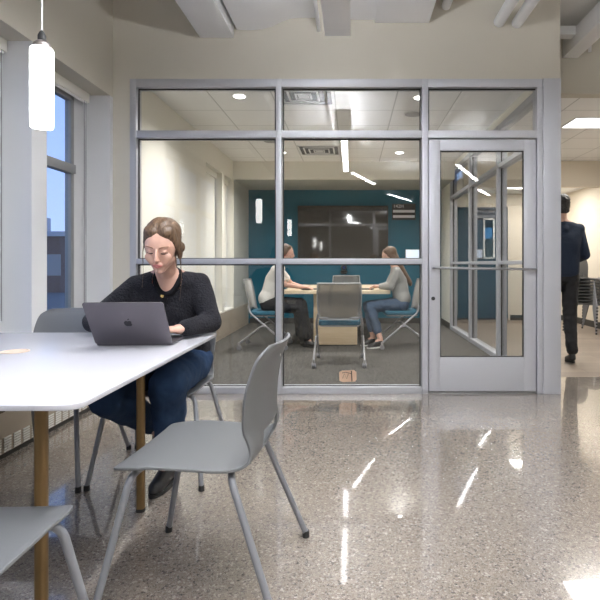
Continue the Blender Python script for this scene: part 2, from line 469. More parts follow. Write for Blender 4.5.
# left wall of the main room
w = MB()
w.box(-2.235, LX, 3.20, 3.36, 2.49, HI)                                # pier between bays
w.box(-2.235, LX, 4.236, 4.30, 2.49, HI)                               # return beside the partition
w.box(-2.45, LX, 3.36, 4.236, 2.49, HI).box(-2.45, LX, BY, 3.20, 2.49, HI)   # wall above the bays
struct('wall_left', w, M['wall'])
w = MB()
WP = -2.21
w.box(-2.235, LX, 3.20, 3.36, 0, 2.49).box(-2.235, LX, 4.236, 4.286, 0, 2.49)
WO = WP - 0.025
w.box(WO, WP, 3.36, 3.45, 0, 2.49).box(WO, WP, 4.03, 4.236, 0, 2.49).box(WO, LX - 0.002, 3.36, 4.236, 0, 0.42).box(WO, WP, 3.45, 4.03, 2.42, 2.49)
w.box(WO, WP, 3.12, 3.20, 0, 2.49).box(WO, LX - 0.002, BY, 3.20, 0, 0.42).box(WO, WP, 0.4, 3.12, 2.42, 2.49).box(WO, WP, BY, 0.4, 0.42, 2.49)
struct('wall_left', w, M['bay'])
def ext_window(name, a, b, mull):
    f = MB()
    x0, x1 = -2.245, -2.195
    f.box(x0, x1, a, a + 0.045, 0.42, 2.42).box(x0, x1, b - 0.045, b, 0.42, 2.42).box(x0, x1, a, b, 0.42, 0.47).box(x0, x1, a, b, 2.37, 2.42)
    f.box(x0, x1 + 0.015, a, b, 1.80, 1.87)
    for y in mull: f.box(x0, x1, y - 0.025, y + 0.025, 0.47, 2.37)
    o = f.build(name, M['winframe'], bevel=0.004); o['kind'] = 'structure'
    MB().box(-2.222, -2.216, a + 0.045, b - 0.045, 0.47, 1.80).build('glass_pane', M['winglass'], o)
    MB().box(-2.222, -2.216, a + 0.045, b - 0.045, 1.87, 2.37).build('glass_pane', M['winglass'], o)
    MB().box(-2.19, -2.0, a + 0.003, b - 0.003, 0.42, 0.445).build('sill', M['bay'], o)
    return o
ext_window('window_1', 3.45, 4.03, [])
ext_window('window_4', 0.4, 3.12, [1.3, 2.2])
# blinds of the window bays (rolled up, headbox only)
def head_blind(a, b, label):
    o = empty('roller_blind', (-2.175, (a + b) / 2, 2.487))
    h = (b - a) / 2
    MB().box(-0.015, 0.02, -h, h, -0.075, 0).build('headbox', M['blind'], o, bevel=0.004)
    MB().tube([(0.003, -h + 0.02, -0.083), (0.003, h - 0.02, -0.083)], 0.009).build('bottom_bar', M['white'], o)
    MB().tube([(0.01, h - 0.04, -0.07), (0.01, h - 0.04, -1.75)], 0.0035, 8).tube([(0.01, h - 0.065, -0.07), (0.01, h - 0.065, -1.75)], 0.0035, 8).build('pull_chain', M['shellleg'], o)
    tag(o, label, 'blind')
head_blind(3.365, 4.19, 'rolled-up white roller blind with hanging pull chains above the tall dusk-lit window')
head_blind(0.4, 3.19, 'rolled-up white roller blind whose end shows at the left edge behind the pendant lamp')

# radiator cover along the left wall
rc = empty('radiator_cover', (-1.975, 1.5, 0))
yy0, yy1 = -3.6, 4.20
MB().box(-0.03, 0.03, yy0, yy1, 0.03, 0.40).build('housing', M['heater'], rc, bevel=0.004)
MB().box(-0.03, 0.02, yy0 + 0.01, yy1 - 0.01, 0, 0.03).build('plinth', M['basebd'], rc)
k = 0
y = yy0 + 0.05
while y < yy1 - 0.08:
    if y > -0.4 + 0.0:
        g = MB()
        for j in range(6): g.box(0.03, 0.034, y, y + 0.060, 0.036 + j * 0.0145, 0.045 + j * 0.0145)
        g.build('grille', M['grille'], rc)
    y += 0.083
tag(rc, 'long low beige radiator cover with louvred grilles along the window wall', 'radiator')

# ------------------------------------------------------------------ glazed partition (front)
FZ = 2.645
f0, f1 = GY - 0.005, GY + 0.105
p = MB()
p.box(-1.866, -1.812, f0, f1, 0, FZ)
p.box(-1.812, 0.639, f0, f1, 2.575, FZ)
p.box(0.639, 1.60, f0, f1, 2.575, FZ)
p.box(-1.812, 0.588, f0, f1, 2.150, 2.212).box(0.639, 1.575, f0, f1, 2.150, 2.212)
p.box(-1.812, 0.588, f0, f1, 1.088, 1.135)
p.box(-1.812, 0.588, f0, f1, 0, 0.055)
w1 = p.build('window_5', M['alu'], bevel=0.0025); w1['kind'] = 'structure'
MB().box(-0.639, -0.592, f0 - 0.006, f1 + 0.006, 0, FZ - 0.001).build('mullion', M['alu'], w1, bevel=0.0025)
MB().box(0.588, 0.639, f0 - 0.006, f1 + 0.006, 0, FZ - 0.001).build('mullion', M['alu'], w1, bevel=0.0025)
MB().box(1.555, 1.603, f0 - 0.002, f1 + 0.002, 0, 2.575).build('door_jamb', M['alu'], w1, bevel=0.0025)
MB().box(1.603, 1.75, f0 - 0.012, f1 + 0.02, 0, FZ).build('end_post', M['alu'], w1, bevel=0.003)
for (a, b, c, d) in ((-1.812, -0.639, 0.055, 1.088), (-1.812, -0.639, 1.135, 2.150), (-1.812, -0.639, 2.212, 2.575),
                     (-0.592, 0.588, 0.055, 1.088), (-0.592, 0.588, 1.135, 2.150), (-0.592, 0.588, 2.212, 2.575), (0.639, 1.603, 2.212, 2.575)):
    MB().box(a, b, GY + 0.045, GY + 0.051, c, d).build('glass_pane', M['glass'], w1)
g = MB()
for (a, b, c, d) in ((-1.812, -0.645, 0.055, 1.088), (-1.812, -0.645, 1.135, 2.150), (-1.812, -0.645, 2.212, 2.575),
                     (-0.586, 0.582, 0.055, 1.088), (-0.586, 0.582, 1.135, 2.150), (-0.586, 0.582, 2.212, 2.575), (0.645, 1.597, 2.212, 2.575)):
    t = 0.010
    y0, y1 = GY + 0.038, GY + 0.045
    g.box(a, a + t, y0, y1, c, d).box(b - t, b, y0, y1, c, d).box(a, b, y0, y1, d - t, d).box(a, b, y0, y1, c, c + t * 0.6)
g.build('gasket', M['aluD'], w1)

# glass door
dr = MB()
dx0, dx1, dz0, dz1 = 0.648, 1.550, 0.018, 2.138
gx0, gx1, gz0, gz1 = 0.742, 1.448, 0.305, 2.045
dr.box(dx0, gx0, f0 + 0.012, f0 + 0.058, dz0, dz1).box(gx1, dx1, f0 + 0.012, f0 + 0.058, dz0, dz1)
dr.box(gx0, gx1, f0 + 0.012, f0 + 0.058, dz0, gz0).box(gx0, gx1, f0 + 0.012, f0 + 0.058, gz1, dz1)
door = dr.build('door_1', M['alu'], bevel=0.002); door['kind'] = 'structure'
MB().box(gx0, gx1, f0 + 0.034, f0 + 0.040, gz0, gz1).build('glass_pane', M['glass'], door)
t = 0.008
MB().box(gx0, gx0 + t, f0 + 0.022, f0 + 0.034, gz0, gz1).box(gx1 - t, gx1, f0 + 0.022, f0 + 0.034, gz0, gz1).box(gx0, gx1, f0 + 0.022, f0 + 0.034, gz1 - t, gz1).box(gx0, gx1, f0 + 0.022, f0 + 0.034, gz0, gz0 + t).build('gasket', M['aluD'], door)
MB().tube([(0.685, f0 + 0.012, 1.058), (0.685, f0 - 0.045, 1.058), (1.535, f0 - 0.045, 1.045), (1.535, f0 + 0.012, 1.045)], 0.011, 14, fil=0.03).build('pull_bar', M['steel'], door)
MB().lathe([(0.012, 0), (0.016, -0.003), (0.016, -0.012), (0.009, -0.014)], (0.682, f0 + 0.012, 0.80), 20, 'Y').build('lock_cylinder', M['blackpl'], door)
MB().box(0.642, 1.553, f0 + 0.015, f1, 0.0, 0.014).build('threshold', M['steel'], door)

# side glazed partition of the conference room
SX0, SX1 = 1.64, 1.74
posts = [8.50, 7.13, 5.77, 4.46]
q = MB()
q.box(SX0, SX1, 4.40, 8.54, 2.58, FZ).box(SX0, SX1, 4.40, 8.54, 2.165, 2.215).box(SX0, SX1, 4.40, 8.54, 1.085, 1.125).box(SX0, SX1, 4.40, 8.54, 0, 0.06)
w6 = q.build('window_6', M['alu'], bevel=0.0025); w6['kind'] = 'structure'
for yp in posts:
    MB().box(SX0 - 0.005, SX1 + 0.005, yp - 0.03, yp + 0.03, 0, FZ).build('mullion', M['alu'], w6, bevel=0.0025)
g = MB()
for a, b in zip(posts[1:], posts[:-1]):
    for c, d in ((0.06, 1.085), (1.125, 2.165), (2.215, 2.58)):
        MB().box(1.687, 1.693, a + 0.03, b - 0.03, c, d).build('glass_pane', M['glass'], w6)
        for yy in (a + 0.03, b - 0.042):
            g.box(1.675, 1.687, yy, yy + 0.012, c, d)
g.build('gasket', M['aluD'], w6)
struct('wall_side', MB().box(1.64, 1.74, 8.545, 10.0, 0, 2.8).box(1.64, 1.74, 4.41, 8.545, 2.645, 2.8), M['cream'])
struct('baseboard_side', MB().box(1.625, 1.64, 8.56, 9.35, 0, 0.1), M['basebd'])

# navy door at the corridor end
d2 = MB().box(2.10, 2.585, 9.93, 9.975, 0.01, 2.14).box(2.745, 2.97, 9.93, 9.975, 0.01, 2.14).box(2.585, 2.745, 9.93, 9.975, 0.01, 1.22).box(2.585, 2.745, 9.93, 9.975, 1.95, 2.14)
d2 = d2.build('door_2', M['navy']); d2['kind'] = 'structure'
MB().box(2.05, 2.10, 9.88, 9.98, 0, 2.19).box(2.97, 3.02, 9.88, 9.98, 0, 2.19).box(2.05, 3.02, 9.88, 9.98, 2.14, 2.19).build('door_frame', M['navy'], d2)
MB().box(2.555, 2.585, 9.915, 9.932, 1.19, 1.98).box(2.745, 2.775, 9.915, 9.932, 1.19, 1.98).box(2.555, 2.775, 9.915, 9.932, 1.19, 1.22).box(2.555, 2.775, 9.915, 9.932, 1.95, 1.98).build('lite_frame', M['white'], d2)
MB().box(2.585, 2.745, 9.95, 9.956, 1.22, 1.95).build('glass_pane', M['winglass'], d2)
MB().box(2.585, 2.745, 9.958, 9.962, 1.58, 1.80).build('posted_notice', mat('blue_notice', (0.08, 0.32, 0.62), 0.6), d2)
MB().box(2.13, 2.17, 9.90, 9.93, 1.0, 1.05).tube([(2.15, 9.90, 1.02), (2.15, 9.87, 1.02), (2.27, 9.87, 1.02)], 0.009, 10, 0.02).build('door_handle', M['steel'], d2)

struct('wall_beyond', MB().box(1.8, 3.4, 10.25, 10.35, 0, 2.5), M['greywall'])
# ------------------------------------------------------------------ ducts, pipes, beams overhead
def wx(px): return (px - 352) / 119.0
def wz(py): return EYE + (264 - py) / 119.0
du = empty('air_duct', (wx(206), 2.0, wz(38)))
X0 = wx(206); Z0 = wz(38)
MB().box(wx(200) - X0, wx(234) - X0, -0.9, GY - 2.0, 0, 0.33).build('trunk', M['duct'], du, bevel=0.006)
MB().box(wx(198) - X0, wx(236) - X0, 0.95, 1.0, -0.02, 0.335).build('flange', M['duct'], du, bevel=0.004)
tag(du, 'square white air duct at far left, low box end against the wall above the partition', 'duct')
prof = [(237, 30), (250, 30.5), (262, 29.5), (272, 27), (281, 22.5), (290, 19), (300, 18), (317, 18)]
pp = [(wx(a), wz(b)) for a, b in prof] + [(wx(317), 3.33), (wx(237), 3.33)]
o = MB().prism(pp, 1.2, GY - 0.002).build('curved_duct', M['duct'])
tag(o, 'wide white duct with a curved underside between the square duct and the light beam', 'duct')
o = MB().prism([(wx(346.5), wz(19)), (wx(355), wz(20)), (wx(375), wz(20)), (wx(375), wz(23)), (wx(429), wz(23)), (wx(431), 3.335), (wx(346.5), 3.335)], 1.0, GY - 0.002).build('stepped_duct', M['duct'])
tag(o, 'flat white rectangular duct with a stepped end right of the light beam', 'duct')
def pipe(px, py, rpx, label, y0=0.2):
    r = rpx / 119.0
    e = MB().tube([(wx(px), y0, wz(py)), (wx(px), GY - 0.001, wz(py))], r, 20).build('overhead_pipe', M['duct'])
    tag(e, label, 'pipe')
pipe(446, 6, 4.5, 'single thin white overhead pipe right of the stepped duct')
pipe(499, 22, 5.5, 'left one of the two white overhead pipes above the glass door')
pipe(517, 23, 5.5, 'right one of the two white overhead pipes above the glass door')
pipe(319, 30, 2.0, 'slender white conduit hugging the left side of the light beam')
s2 = 510 / 4.92
bx = (570 - 352) / s2; bz = EYE + (264 - 53) / s2
o = MB().box(bx - 0.075, bx + 0.075, 0.3, 4.918, bz - 0.05, bz + 0.12).build('ceiling_beam', M['duct'], bevel=0.004)
tag(o, 'white painted overhead beam running out of the top right corner', 'beam')
o = MB().box(1.752, 2.06, 4.62, 4.72, 3.17, 3.25).build('cross_brace', M['duct'], bevel=0.004)
tag(o, 'short white bracket between the wall end and the overhead beam', 'bracket')
for i, px in enumerate((584, 592)):
    o = MB().tube([(2.20 + i * 0.075, 4.88, 3.12), (2.20 + i * 0.075, 4.88, HI)], 0.022 - i * 0.006, 12).build('vertical_conduit', M['duct'])
    tag(o, ['thicker vertical white conduit rising behind the overhead beam, top right', 'thinner vertical white conduit rising behind the overhead beam, top right'][i], 'pipe')

# ------------------------------------------------------------------ linear pendant lights
def area(parent, loc, sx, sy, power, rot=(0, 0, 0), col=(0.97, 0.98, 1.0), name='lamp_glow', vis=True):
    l = bpy.data.lights.new(name, 'AREA'); l.shape = 'RECTANGLE'; l.size = sx; l.size_y = sy; l.energy = power; l.color = col
    o = bpy.data.objects.new(name, l); C.objects.link(o); o.location = loc; o.rotation_euler = rot
    if parent is not None: o.parent = parent
    return o

def linear(a, b, z, label, width=0.055, housing=0.13, up=44, down=29, ext=0.0):
    a, b = V((*a, 0)), V((*b, 0)); d = b - a; L_ = d.length; mid = (a + b) / 2
    o = empty('linear_light', (mid.x, mid.y, z), math.atan2(d.y, d.x) - PI / 2)
    MB().box(-housing / 2, housing / 2, -L_ / 2 - 0.03, L_ / 2 + 0.03 + ext, 0.004, 0.10).build('housing', M['duct'], o, bevel=0.004)
    MB().box(-width / 2, width / 2, -L_ / 2, L_ / 2, -0.004, 0.003).build('lens', M['lens'], o)
    for yy in (-L_ / 2 + 0.15, L_ / 2 - 0.15):
        MB().tube([(0, yy, 0.10), (0, yy, HI - z)], 0.004, 8).build('suspension_wire', M['steel'], o)
    area(o, (0, 0, -0.01), width, L_, down)
    area(o, (0, 0, 0.12), width, L_, up, (PI, 0, 0))
    tag(o, label, 'light')
    return o
ll = linear((-0.095, 0.40), (-0.095, 2.78), 2.60, 'long white suspended linear light running towards the wall above the middle of the partition', 0.075, 0.17, ext=0.58, up=110, down=66)
linear((0.0, 0.30), (0.42, -0.95), 2.60, 'short slanted suspended linear light mirrored as a slanted streak in the middle of the floor')
linear((0.78, -2.3), (1.40, -3.5), 2.60, 'slanted suspended linear light whose small streak shows right of the room table')
linear((1.60, 0.90), (2.26, -0.57), 2.60, 'slanted suspended linear light mirrored in the glass door and the floor at right')
linear((2.57, -1.7), (3.04, -2.6), 2.60, 'farthest small suspended linear light mirrored low in the glass door')
linear((4.2, 2.6), (4.6, 0.8), 2.60, 'added unseen linear light in the open area at right')  # unseen lamp, added to give the main room more light

# pendant lamps -----------------------------------------------------------
def pendant(x, y, label):
    o = empty('pendant_lamp', (x, y, 1.615))
    MB().lathe([(0.030, 0.008), (0.038, 0.009), (0.0400, 0.012), (0.0415, 0.08), (0.0415, 0.20), (0.0415, 0.310), (0.039, 0.318), (0.03, 0.321)], (0, 0, 0), 36).build('lamp_shade', M['pendant'], o)
    MB().lathe([(0.032, 0.320), (0.032, 0.335), (0.024, 0.345), (0.017, 0.349)], (0, 0, 0), 28).build('metal_cap', mat('pendant_cap', (0.30, 0.27, 0.26), 0.3, metal=0.8), o)
    MB().lathe([(0.015, 0.347), (0.015, 0.370), (0.010, 0.382), (0.004, 0.390)], (0, 0, 0), 20).build('socket', M['black'], o)
    MB().tube([(0, 0, 0.39), (0, 0, HI - 1.615)], 0.0032, 10).build('cord', M['white'], o)
    tag(o, label, 'lamp')
pendant(-1.216, 2.0, 'white glowing cylinder pendant lamp hanging over the white table')
pendant(-1.19, -1.05, 'second glowing cylinder pendant, seen only mirrored left of the television')

# conference room ceiling fixtures ------------------------------------------
dl_labels = ['near left recessed downlight in the conference room ceiling', 'near right recessed downlight in the conference room ceiling',
             'far left recessed downlight in the conference room ceiling', 'far right recessed downlight in the conference room ceiling']
for i, (x, y) in enumerate(((-1.10, 4.98), (0.67, 5.02), (-1.03, 7.5), (0.70, 7.5))):
    o = empty('recessed_downlight', (x, y, 2.73))
    MB().lathe([(0.058, 0.0), (0.076, -0.004), (0.079, -0.001), (0.079, 0.0)], (0, 0, 0), 30).build('trim_ring', M['white'], o)
    MB().lathe([(0.0575, -0.0045), (0.054, -0.0070), (0.01, -0.0080)], (0, 0, 0), 30).build('lens', M['dlens'], o)
    l = bpy.data.lights.new('lamp_glow', 'SPOT'); l.energy = 270; l.spot_size = 2.6; l.spot_blend = 1.0; l.shadow_soft_size = 0.07; l.color = (1, 0.97, 0.93)
    lo = bpy.data.objects.new('lamp_glow', l); C.objects.link(lo); lo.location = (0, 0, -0.03); lo.parent = o
    tag(o, dl_labels[i], 'light')
for i, (x, y) in enumerate(((0.67, 5.57), (-1.08, 6.8))):
    o = empty('ceiling_speaker', (x, y, 2.73))
    MB().lathe([(0.105, 0.0), (0.105, -0.006), (0.098, -0.009), (0.095, -0.007)], (0, 0, 0), 30).build('rim', M['white'], o)
    MB().lathe([(0.094, -0.0075), (0.01, -0.0085)], (0, 0, 0), 30).build('grille', mat('speaker_mesh', (0.40, 0.40, 0.40), 0.7), o)
    tag(o, ['round grey ceiling speaker behind the near right downlight', 'round grey ceiling speaker left of the far square air diffuser'][i], 'speaker')
for i, (x, y) in enumerate(((-0.47, 4.94), (-0.47, 7.35))):
    o = empty('air_diffuser', (x, y, 2.73))
    d = MB()
    for j, r in enumerate((0.29, 0.22, 0.15, 0.08)):
        zt = -0.002 - j * 0.004
        d.box(-r, r, -r, -r + 0.02, zt - 0.01, zt).box(-r, r, r - 0.02, r, zt - 0.01, zt).box(-r, -r + 0.02, -r, r, zt - 0.01, zt).box(r - 0.02, r, -r, r, zt - 0.01, zt)
    d.box(-0.05, 0.05, -0.05, 0.05, -0.02, -0.012)
    d.build('vanes', M['white'], o)
    MB().box(-0.28, 0.28, -0.28, 0.28, -0.003, -0.0005).build('back_plate', mat('diffuser_shadow', (0.10, 0.10, 0.10), 0.8), o)
    tag(o, ['square white air diffuser close behind the partition top', 'square white air diffuser farther back in the conference room ceiling'][i], 'vent')

# corridor troffers
for i, (x, y, z, w_, l_, e) in enumerate(((3.12, 5.91, 2.73, 1.2, 0.38, 50), (3.15, 9.0, 2.45, 0.9, 0.3, 50), (3.1, 7.3, 2.73, 0, 0, 0))):
    if not w_: continue
    o = empty('ceiling_troffer', (x, y, z))
    MB().box(-w_ / 2 - 0.02, w_ / 2 + 0.02, -l_ / 2 - 0.02, l_ / 2 + 0.02, -0.008, 0).build('frame', M['white'], o)
    MB().box(-w_ / 2, w_ / 2, -l_ / 2, l_ / 2, -0.012, -0.008).build('lens', M['troff'], o)
    area(o, (0, 0, -0.02), w_, l_, e, col=(1, 0.96, 0.9))
    tag(o, ['large rectangular light panel in the corridor ceiling at the right edge', 'small bright ceiling light at the corridor end, seen through the glass door'][i], 'light')

# ------------------------------------------------------------------ conference wall things
sc = 54.4
def tx(px): return (px - 352) / sc
def tz(py): return EYE + (264 - py) / sc
TY = 9.37
tv = empty('wall_television', ((tx(298) + tx(388)) / 2, TY - 0.03, (tz(206) + tz(260)) / 2))
hw, hh = (tx(388) - tx(298)) / 2, (tz(206) - tz(260)) / 2
MB().box(-hw, hw, -0.03, 0.028, -hh, hh).build('casing', M['bezel'], tv, bevel=0.005)
MB().box(-hw + 0.015, hw - 0.015, -0.033, -0.029, -hh + 0.02, hh - 0.015).build('screen', M['tv'], tv)
tag(tv, 'large dark flat television mounted on the teal wall', 'television')
pc = empty('conference_camera', (tx(344), TY - 0.06, tz(272)))
MB().lathe([(0.05, 0), (0.062, 0.01), (0.062, 0.03), (0.045, 0.04)], (0, 0, -0.01), 24).build('base', M['blackpl'], pc)
MB().lathe([(0.02, -0.052), (0.045, -0.045), (0.055, -0.01), (0.055, 0.02), (0.045, 0.045)], (0, 0, 0.085), 24, 'Y').build('camera_head', M['blackpl'], pc)
MB().lathe([(0.026, -0.058), (0.028, -0.053), (0.028, -0.045)], (0, 0, 0.085), 24, 'Y').build('camera_lens', mat('blue_lens', (0.02, 0.04, 0.16), 0.08, spec=1.0), pc)
MB().box(-0.05, 0.05, -0.05, 0.058, -0.03, -0.01).build('wall_bracket', M['blackpl'], pc)
tag(pc, 'small black round-headed camera on a bracket beneath the television', 'camera')
sg = empty('room_sign', ((tx(392) + tx(415.5)) / 2, TY - 0.012, (tz(208.5) + tz(219.5)) / 2))
a, b = (tx(415.5) - tx(392)) / 2, (tz(208.5) - tz(219.5)) / 2
MB().box(-a, a, 0, 0.011, -b - 0.01, b + 0.085).build('back_plate', M['signface'], sg)
for z0 in (0.025, -0.072):
    MB().box(-a + 0.018, a - 0.018, -0.003, 0.0, z0, z0 + 0.048).build('paper_insert', M['signstrip'], sg)
def text(body, size, m, parent, loc, rot, name='lettering', ext=0.001):
    cu = bpy.data.curves.new(name, 'FONT'); cu.body = body; cu.size = size; cu.extrude = ext; cu.align_x = 'LEFT'
    t_ = bpy.data.objects.new('tmp', cu); C.objects.link(t_)
    dg = bpy.context.evaluated_depsgraph_get(); dg.update()
    me = bpy.data.meshes.new_from_object(t_.evaluated_get(dg)); bpy.data.objects.remove(t_)
    o = link(name, me, m, parent); o.location = loc; o.rotation_euler = rot
    return o
text('142H', 0.088, M['signstrip'], sg, (-a + 0.02, -0.002, b + 0.012), (PI / 2, 0, 0))
tag(sg, 'black room sign with white lettering and two pale strips right of the television', 'sign')
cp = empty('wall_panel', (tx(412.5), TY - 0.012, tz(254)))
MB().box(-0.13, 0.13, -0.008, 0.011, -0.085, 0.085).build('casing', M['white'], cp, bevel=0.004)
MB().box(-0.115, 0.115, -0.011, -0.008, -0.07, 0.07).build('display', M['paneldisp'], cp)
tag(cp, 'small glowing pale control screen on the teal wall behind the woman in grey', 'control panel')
dc = empty('glass_reflection', (-0.035, GY + 0.043, 0.14))  # flat coloured patch painting a reflection seen in the glass
MB().prism([(-0.072, -0.04), (-0.045, -0.052), (0.06, -0.048), (0.074, -0.03), (0.072, 0.035), (0.05, 0.05), (-0.05, 0.045), (-0.075, 0.03)], -0.001, 0.001).build('reflection_patch', M['peach'], dc)
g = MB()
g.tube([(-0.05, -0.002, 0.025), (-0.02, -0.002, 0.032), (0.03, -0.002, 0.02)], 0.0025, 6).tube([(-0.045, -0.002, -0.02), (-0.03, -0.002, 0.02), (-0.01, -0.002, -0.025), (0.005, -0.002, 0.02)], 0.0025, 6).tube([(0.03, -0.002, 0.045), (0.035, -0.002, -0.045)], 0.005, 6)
g.build('reflection_lines', M['peachD'], dc)
tag(dc, 'small painted peach decal with dark lines at the bottom of the middle glass pane', 'reflection')

# ------------------------------------------------------------------ white table
tb = empty('meeting_table', (-1.315, 1.935, 0))
MB().prism(rbox(-0.645, 0.635, -0.672, 0.672, 0.045), 0.725, 0.74, 'XY').build('tabletop', M['tabletop'], tb, bevel=0.003)
fr = MB()
fr.box(-0.43, 0.41, -0.42, -0.39, 0.690, 0.7245).box(-0.43, 0.41, 0.30, 0.33, 0.690, 0.7245).box(-0.43, -0.40, -0.42, 0.33, 0.690, 0.7245).box(0.38, 0.41, -0.42, 0.33, 0.690, 0.7245)
fr.box(-0.6, 0.40, -0.615, -0.59, 0.700, 0.7245)
fr.build('support_frame', M['bronzeD'], tb)
for sx in (-1, 1):
    for sy in (-1, 1):
        lx, ly = 0.383 * sx, (0.315 if sy > 0 else -0.405)
        lg = MB().prism(rbox(lx - 0.0175, lx + 0.0175, ly - 0.016, ly + 0.016, 0.012), 0.012, 0.70, 'XY').build('leg', M['brass'], tb)
        MB().prism(rbox(lx - 0.0185, lx + 0.0185, ly - 0.017, ly + 0.017, 0.012), 0.0, 0.014, 'XY').build('foot', M['black'], lg)
pg = MB().lathe([(0.052, 0.7402), (0.052, 0.7425), (0.046, 0.7435), (0.044, 0.7412), (0.004, 0.7412)], (-0.03, 0.10, 0), 36).build('cable_grommet', mat('beige_grommet', (0.62, 0.48, 0.38), 0.5), tb)
tag(tb, 'white-topped table on bronze legs by the window wall, with a laptop on it', 'table')

# ------------------------------------------------------------------ plastic chair
def catmull(P, n):
    out = []
    Q = [P[0]] + list(P) + [P[-1]]
    for i in range(1, len(Q) - 2):
        for j in range(n):
            t = j / n
            p0, p1, p2, p3 = (V(Q[i + k]) for k in (-1, 0, 1, 2))
            out.append(0.5 * ((2 * p1) + (-p0 + p2) * t + (2 * p0 - 5 * p1 + 4 * p2 - p3) * t * t + (-p0 + 3 * p1 - 3 * p2 + p3) * t ** 3))
    out.append(V(Q[-2]))
    return out

def shell_mesh():
    # profile of (y, z, halfwidth); chair faces -Y
    prof = [(-0.245, 0.448, 0.205), (-0.225, 0.455, 0.225), (-0.15, 0.460, 0.236), (0.0, 0.456, 0.236), (0.10, 0.450, 0.228), (0.160, 0.457, 0.216), (0.194, 0.485, 0.208), (0.206, 0.53, 0.206),
            (0.208, 0.62, 0.220), (0.214, 0.70, 0.224), (0.234, 0.78, 0.212), (0.250, 0.812, 0.192), (0.262, 0.832, 0.150)]
    pts = catmull([V(p) for p in prof], 5)
    nu = 24; bm = bmesh.new(); grid = []
    for p in pts:
        y, z, w_ = p
        row = []
        k = min(max((z - 0.47) / 0.1, 0), 1)
        for i in range(nu + 1):
            u = -1 + 2 * i / nu
            us = math.sin(u * PI / 2) * 0.35 + u * 0.65
            x = us * w_
            dz = 0.010 * (u * u) * (1 - k) - 0.004 * (1 - k)
            dy = -0.040 * (u * u) * k * (1.0 - 0.35 * min(max((z - 0.6) / 0.25, 0), 1))
            if y < -0.15 and k == 0: dz -= 0.010 * (u * u) * 0.5
            row.append(bm.verts.new((x, y + dy, z + dz)))
        grid.append(row)
    for a in range(len(grid) - 1):
        for i in range(nu):
            vs = [grid[a][i], grid[a][i + 1], grid[a + 1][i + 1], grid[a + 1][i]]
            c = sum((v.co for v in vs), V()) / 4
            if 0.482 < c.z < 0.540 and abs(c.x) < 0.10 and c.y > 0.1: continue
            bm.faces.new(vs)
    bmesh.ops.recalc_face_normals(bm, faces=bm.faces[:])
    me = bpy.data.meshes.new('shell'); bm.to_mesh(me); bm.free()
    o = bpy.data.objects.new('tmp', me); C.objects.link(o)
    s = o.modifiers.new('s', 'SOLIDIFY'); s.thickness = 0.009; s.offset = 0
    b = o.modifiers.new('b', 'BEVEL'); b.width = 0.003; b.segments = 2; b.limit_method = 'ANGLE'; b.angle_limit = 0.8
    dg = bpy.context.evaluated_depsgraph_get(); dg.update()
    m2 = bpy.data.meshes.new_from_object(o.evaluated_get(dg)); bpy.data.objects.remove(o)
    for f in m2.polygons: f.use_smooth = True
    m2.name = 'shell'
    return m2
def shell_chair():
    o = empty('side_chair', (0, 0, 0))
    link('seat_shell', shell_mesh(), M['shell'], o)
    for sx in (-1, 1):
        lg = MB().tube([(sx * 0.03, -0.16, 0.436), (sx * 0.215, -0.185, 0.436), (sx * 0.275, -0.275, 0.02)], 0.0115, 14, fil=0.045).build('leg', M['shellleg'], o)
        MB().lathe([(0.0135, 0.0), (0.0145, 0.004), (0.0135, 0.026)], (sx * 0.276, -0.277, 0.0), 16).build('foot', M['black'], lg)
        lg = MB().tube([(sx * 0.03, 0.10, 0.436), (sx * 0.205, 0.125, 0.436), (sx * 0.270, 0.285, 0.02)], 0.0115, 14, fil=0.045).build('leg', M['shellleg'], o)
        MB().lathe([(0.0135, 0.0), (0.0145, 0.004), (0.0135, 0.026)], (sx * 0.271, 0.287, 0.0), 16).build('foot', M['black'], lg)
    MB().box(-0.05, 0.05, -0.18, 0.14, 0.428, 0.446).build('seat_mount', M['shellleg'], o, bevel=0.003)
    return o
ch = shell_chair()
ch.location = (-0.488, 1.785, 0); ch.rotation_euler = (0, 0, -PI / 2 - 0.065)   # faces -X
MB().lathe([(0.0045, 0), (0.0045, 0.0015), (0.003, 0.002)], (0.0, 0.2395, 0.775), 16, 'Y').build('logo_badge', M['white'], ch)
tag(ch, 'empty grey plastic chair in the foreground centre, pulled out at the table end', 'chair', 'grey plastic chairs at the white table')
for (x, y, rz, lab) in ((-0.95, 1.10, PI, 'grey plastic chair cut off by the bottom left corner of the photo'),
                        (-1.585, 2.715, 0, 'empty grey plastic chair behind the table beside the laptop'),
                        (-1.00, 2.73, 0, 'grey plastic chair the woman at the laptop sits on')):
    c = copy_tree(ch); c.location = (x, y, 0); c.rotation_euler = (0, 0, rz)
    tag(c, lab, 'chair', 'grey plastic chairs at the white table')
for c in list(bpy.data.objects):
    pass
# stacked chairs in the corridor
N_ST = 9
st_lab = ['lowest', 'second lowest', 'third lowest', 'fourth from the bottom', 'middle', 'fourth from the top', 'third highest', 'second highest', 'topmost']
for k in range(N_ST):
    c = copy_tree(ch)
    c.location = (3.84, 8.25 - 0.004 * k, 0.050 * k); c.rotation_euler = (0, 0, 0.6)
    tag(c, '%s chair in the grey stack by the corridor wall' % st_lab[k], 'chair', 'stacked grey chairs in the corridor')

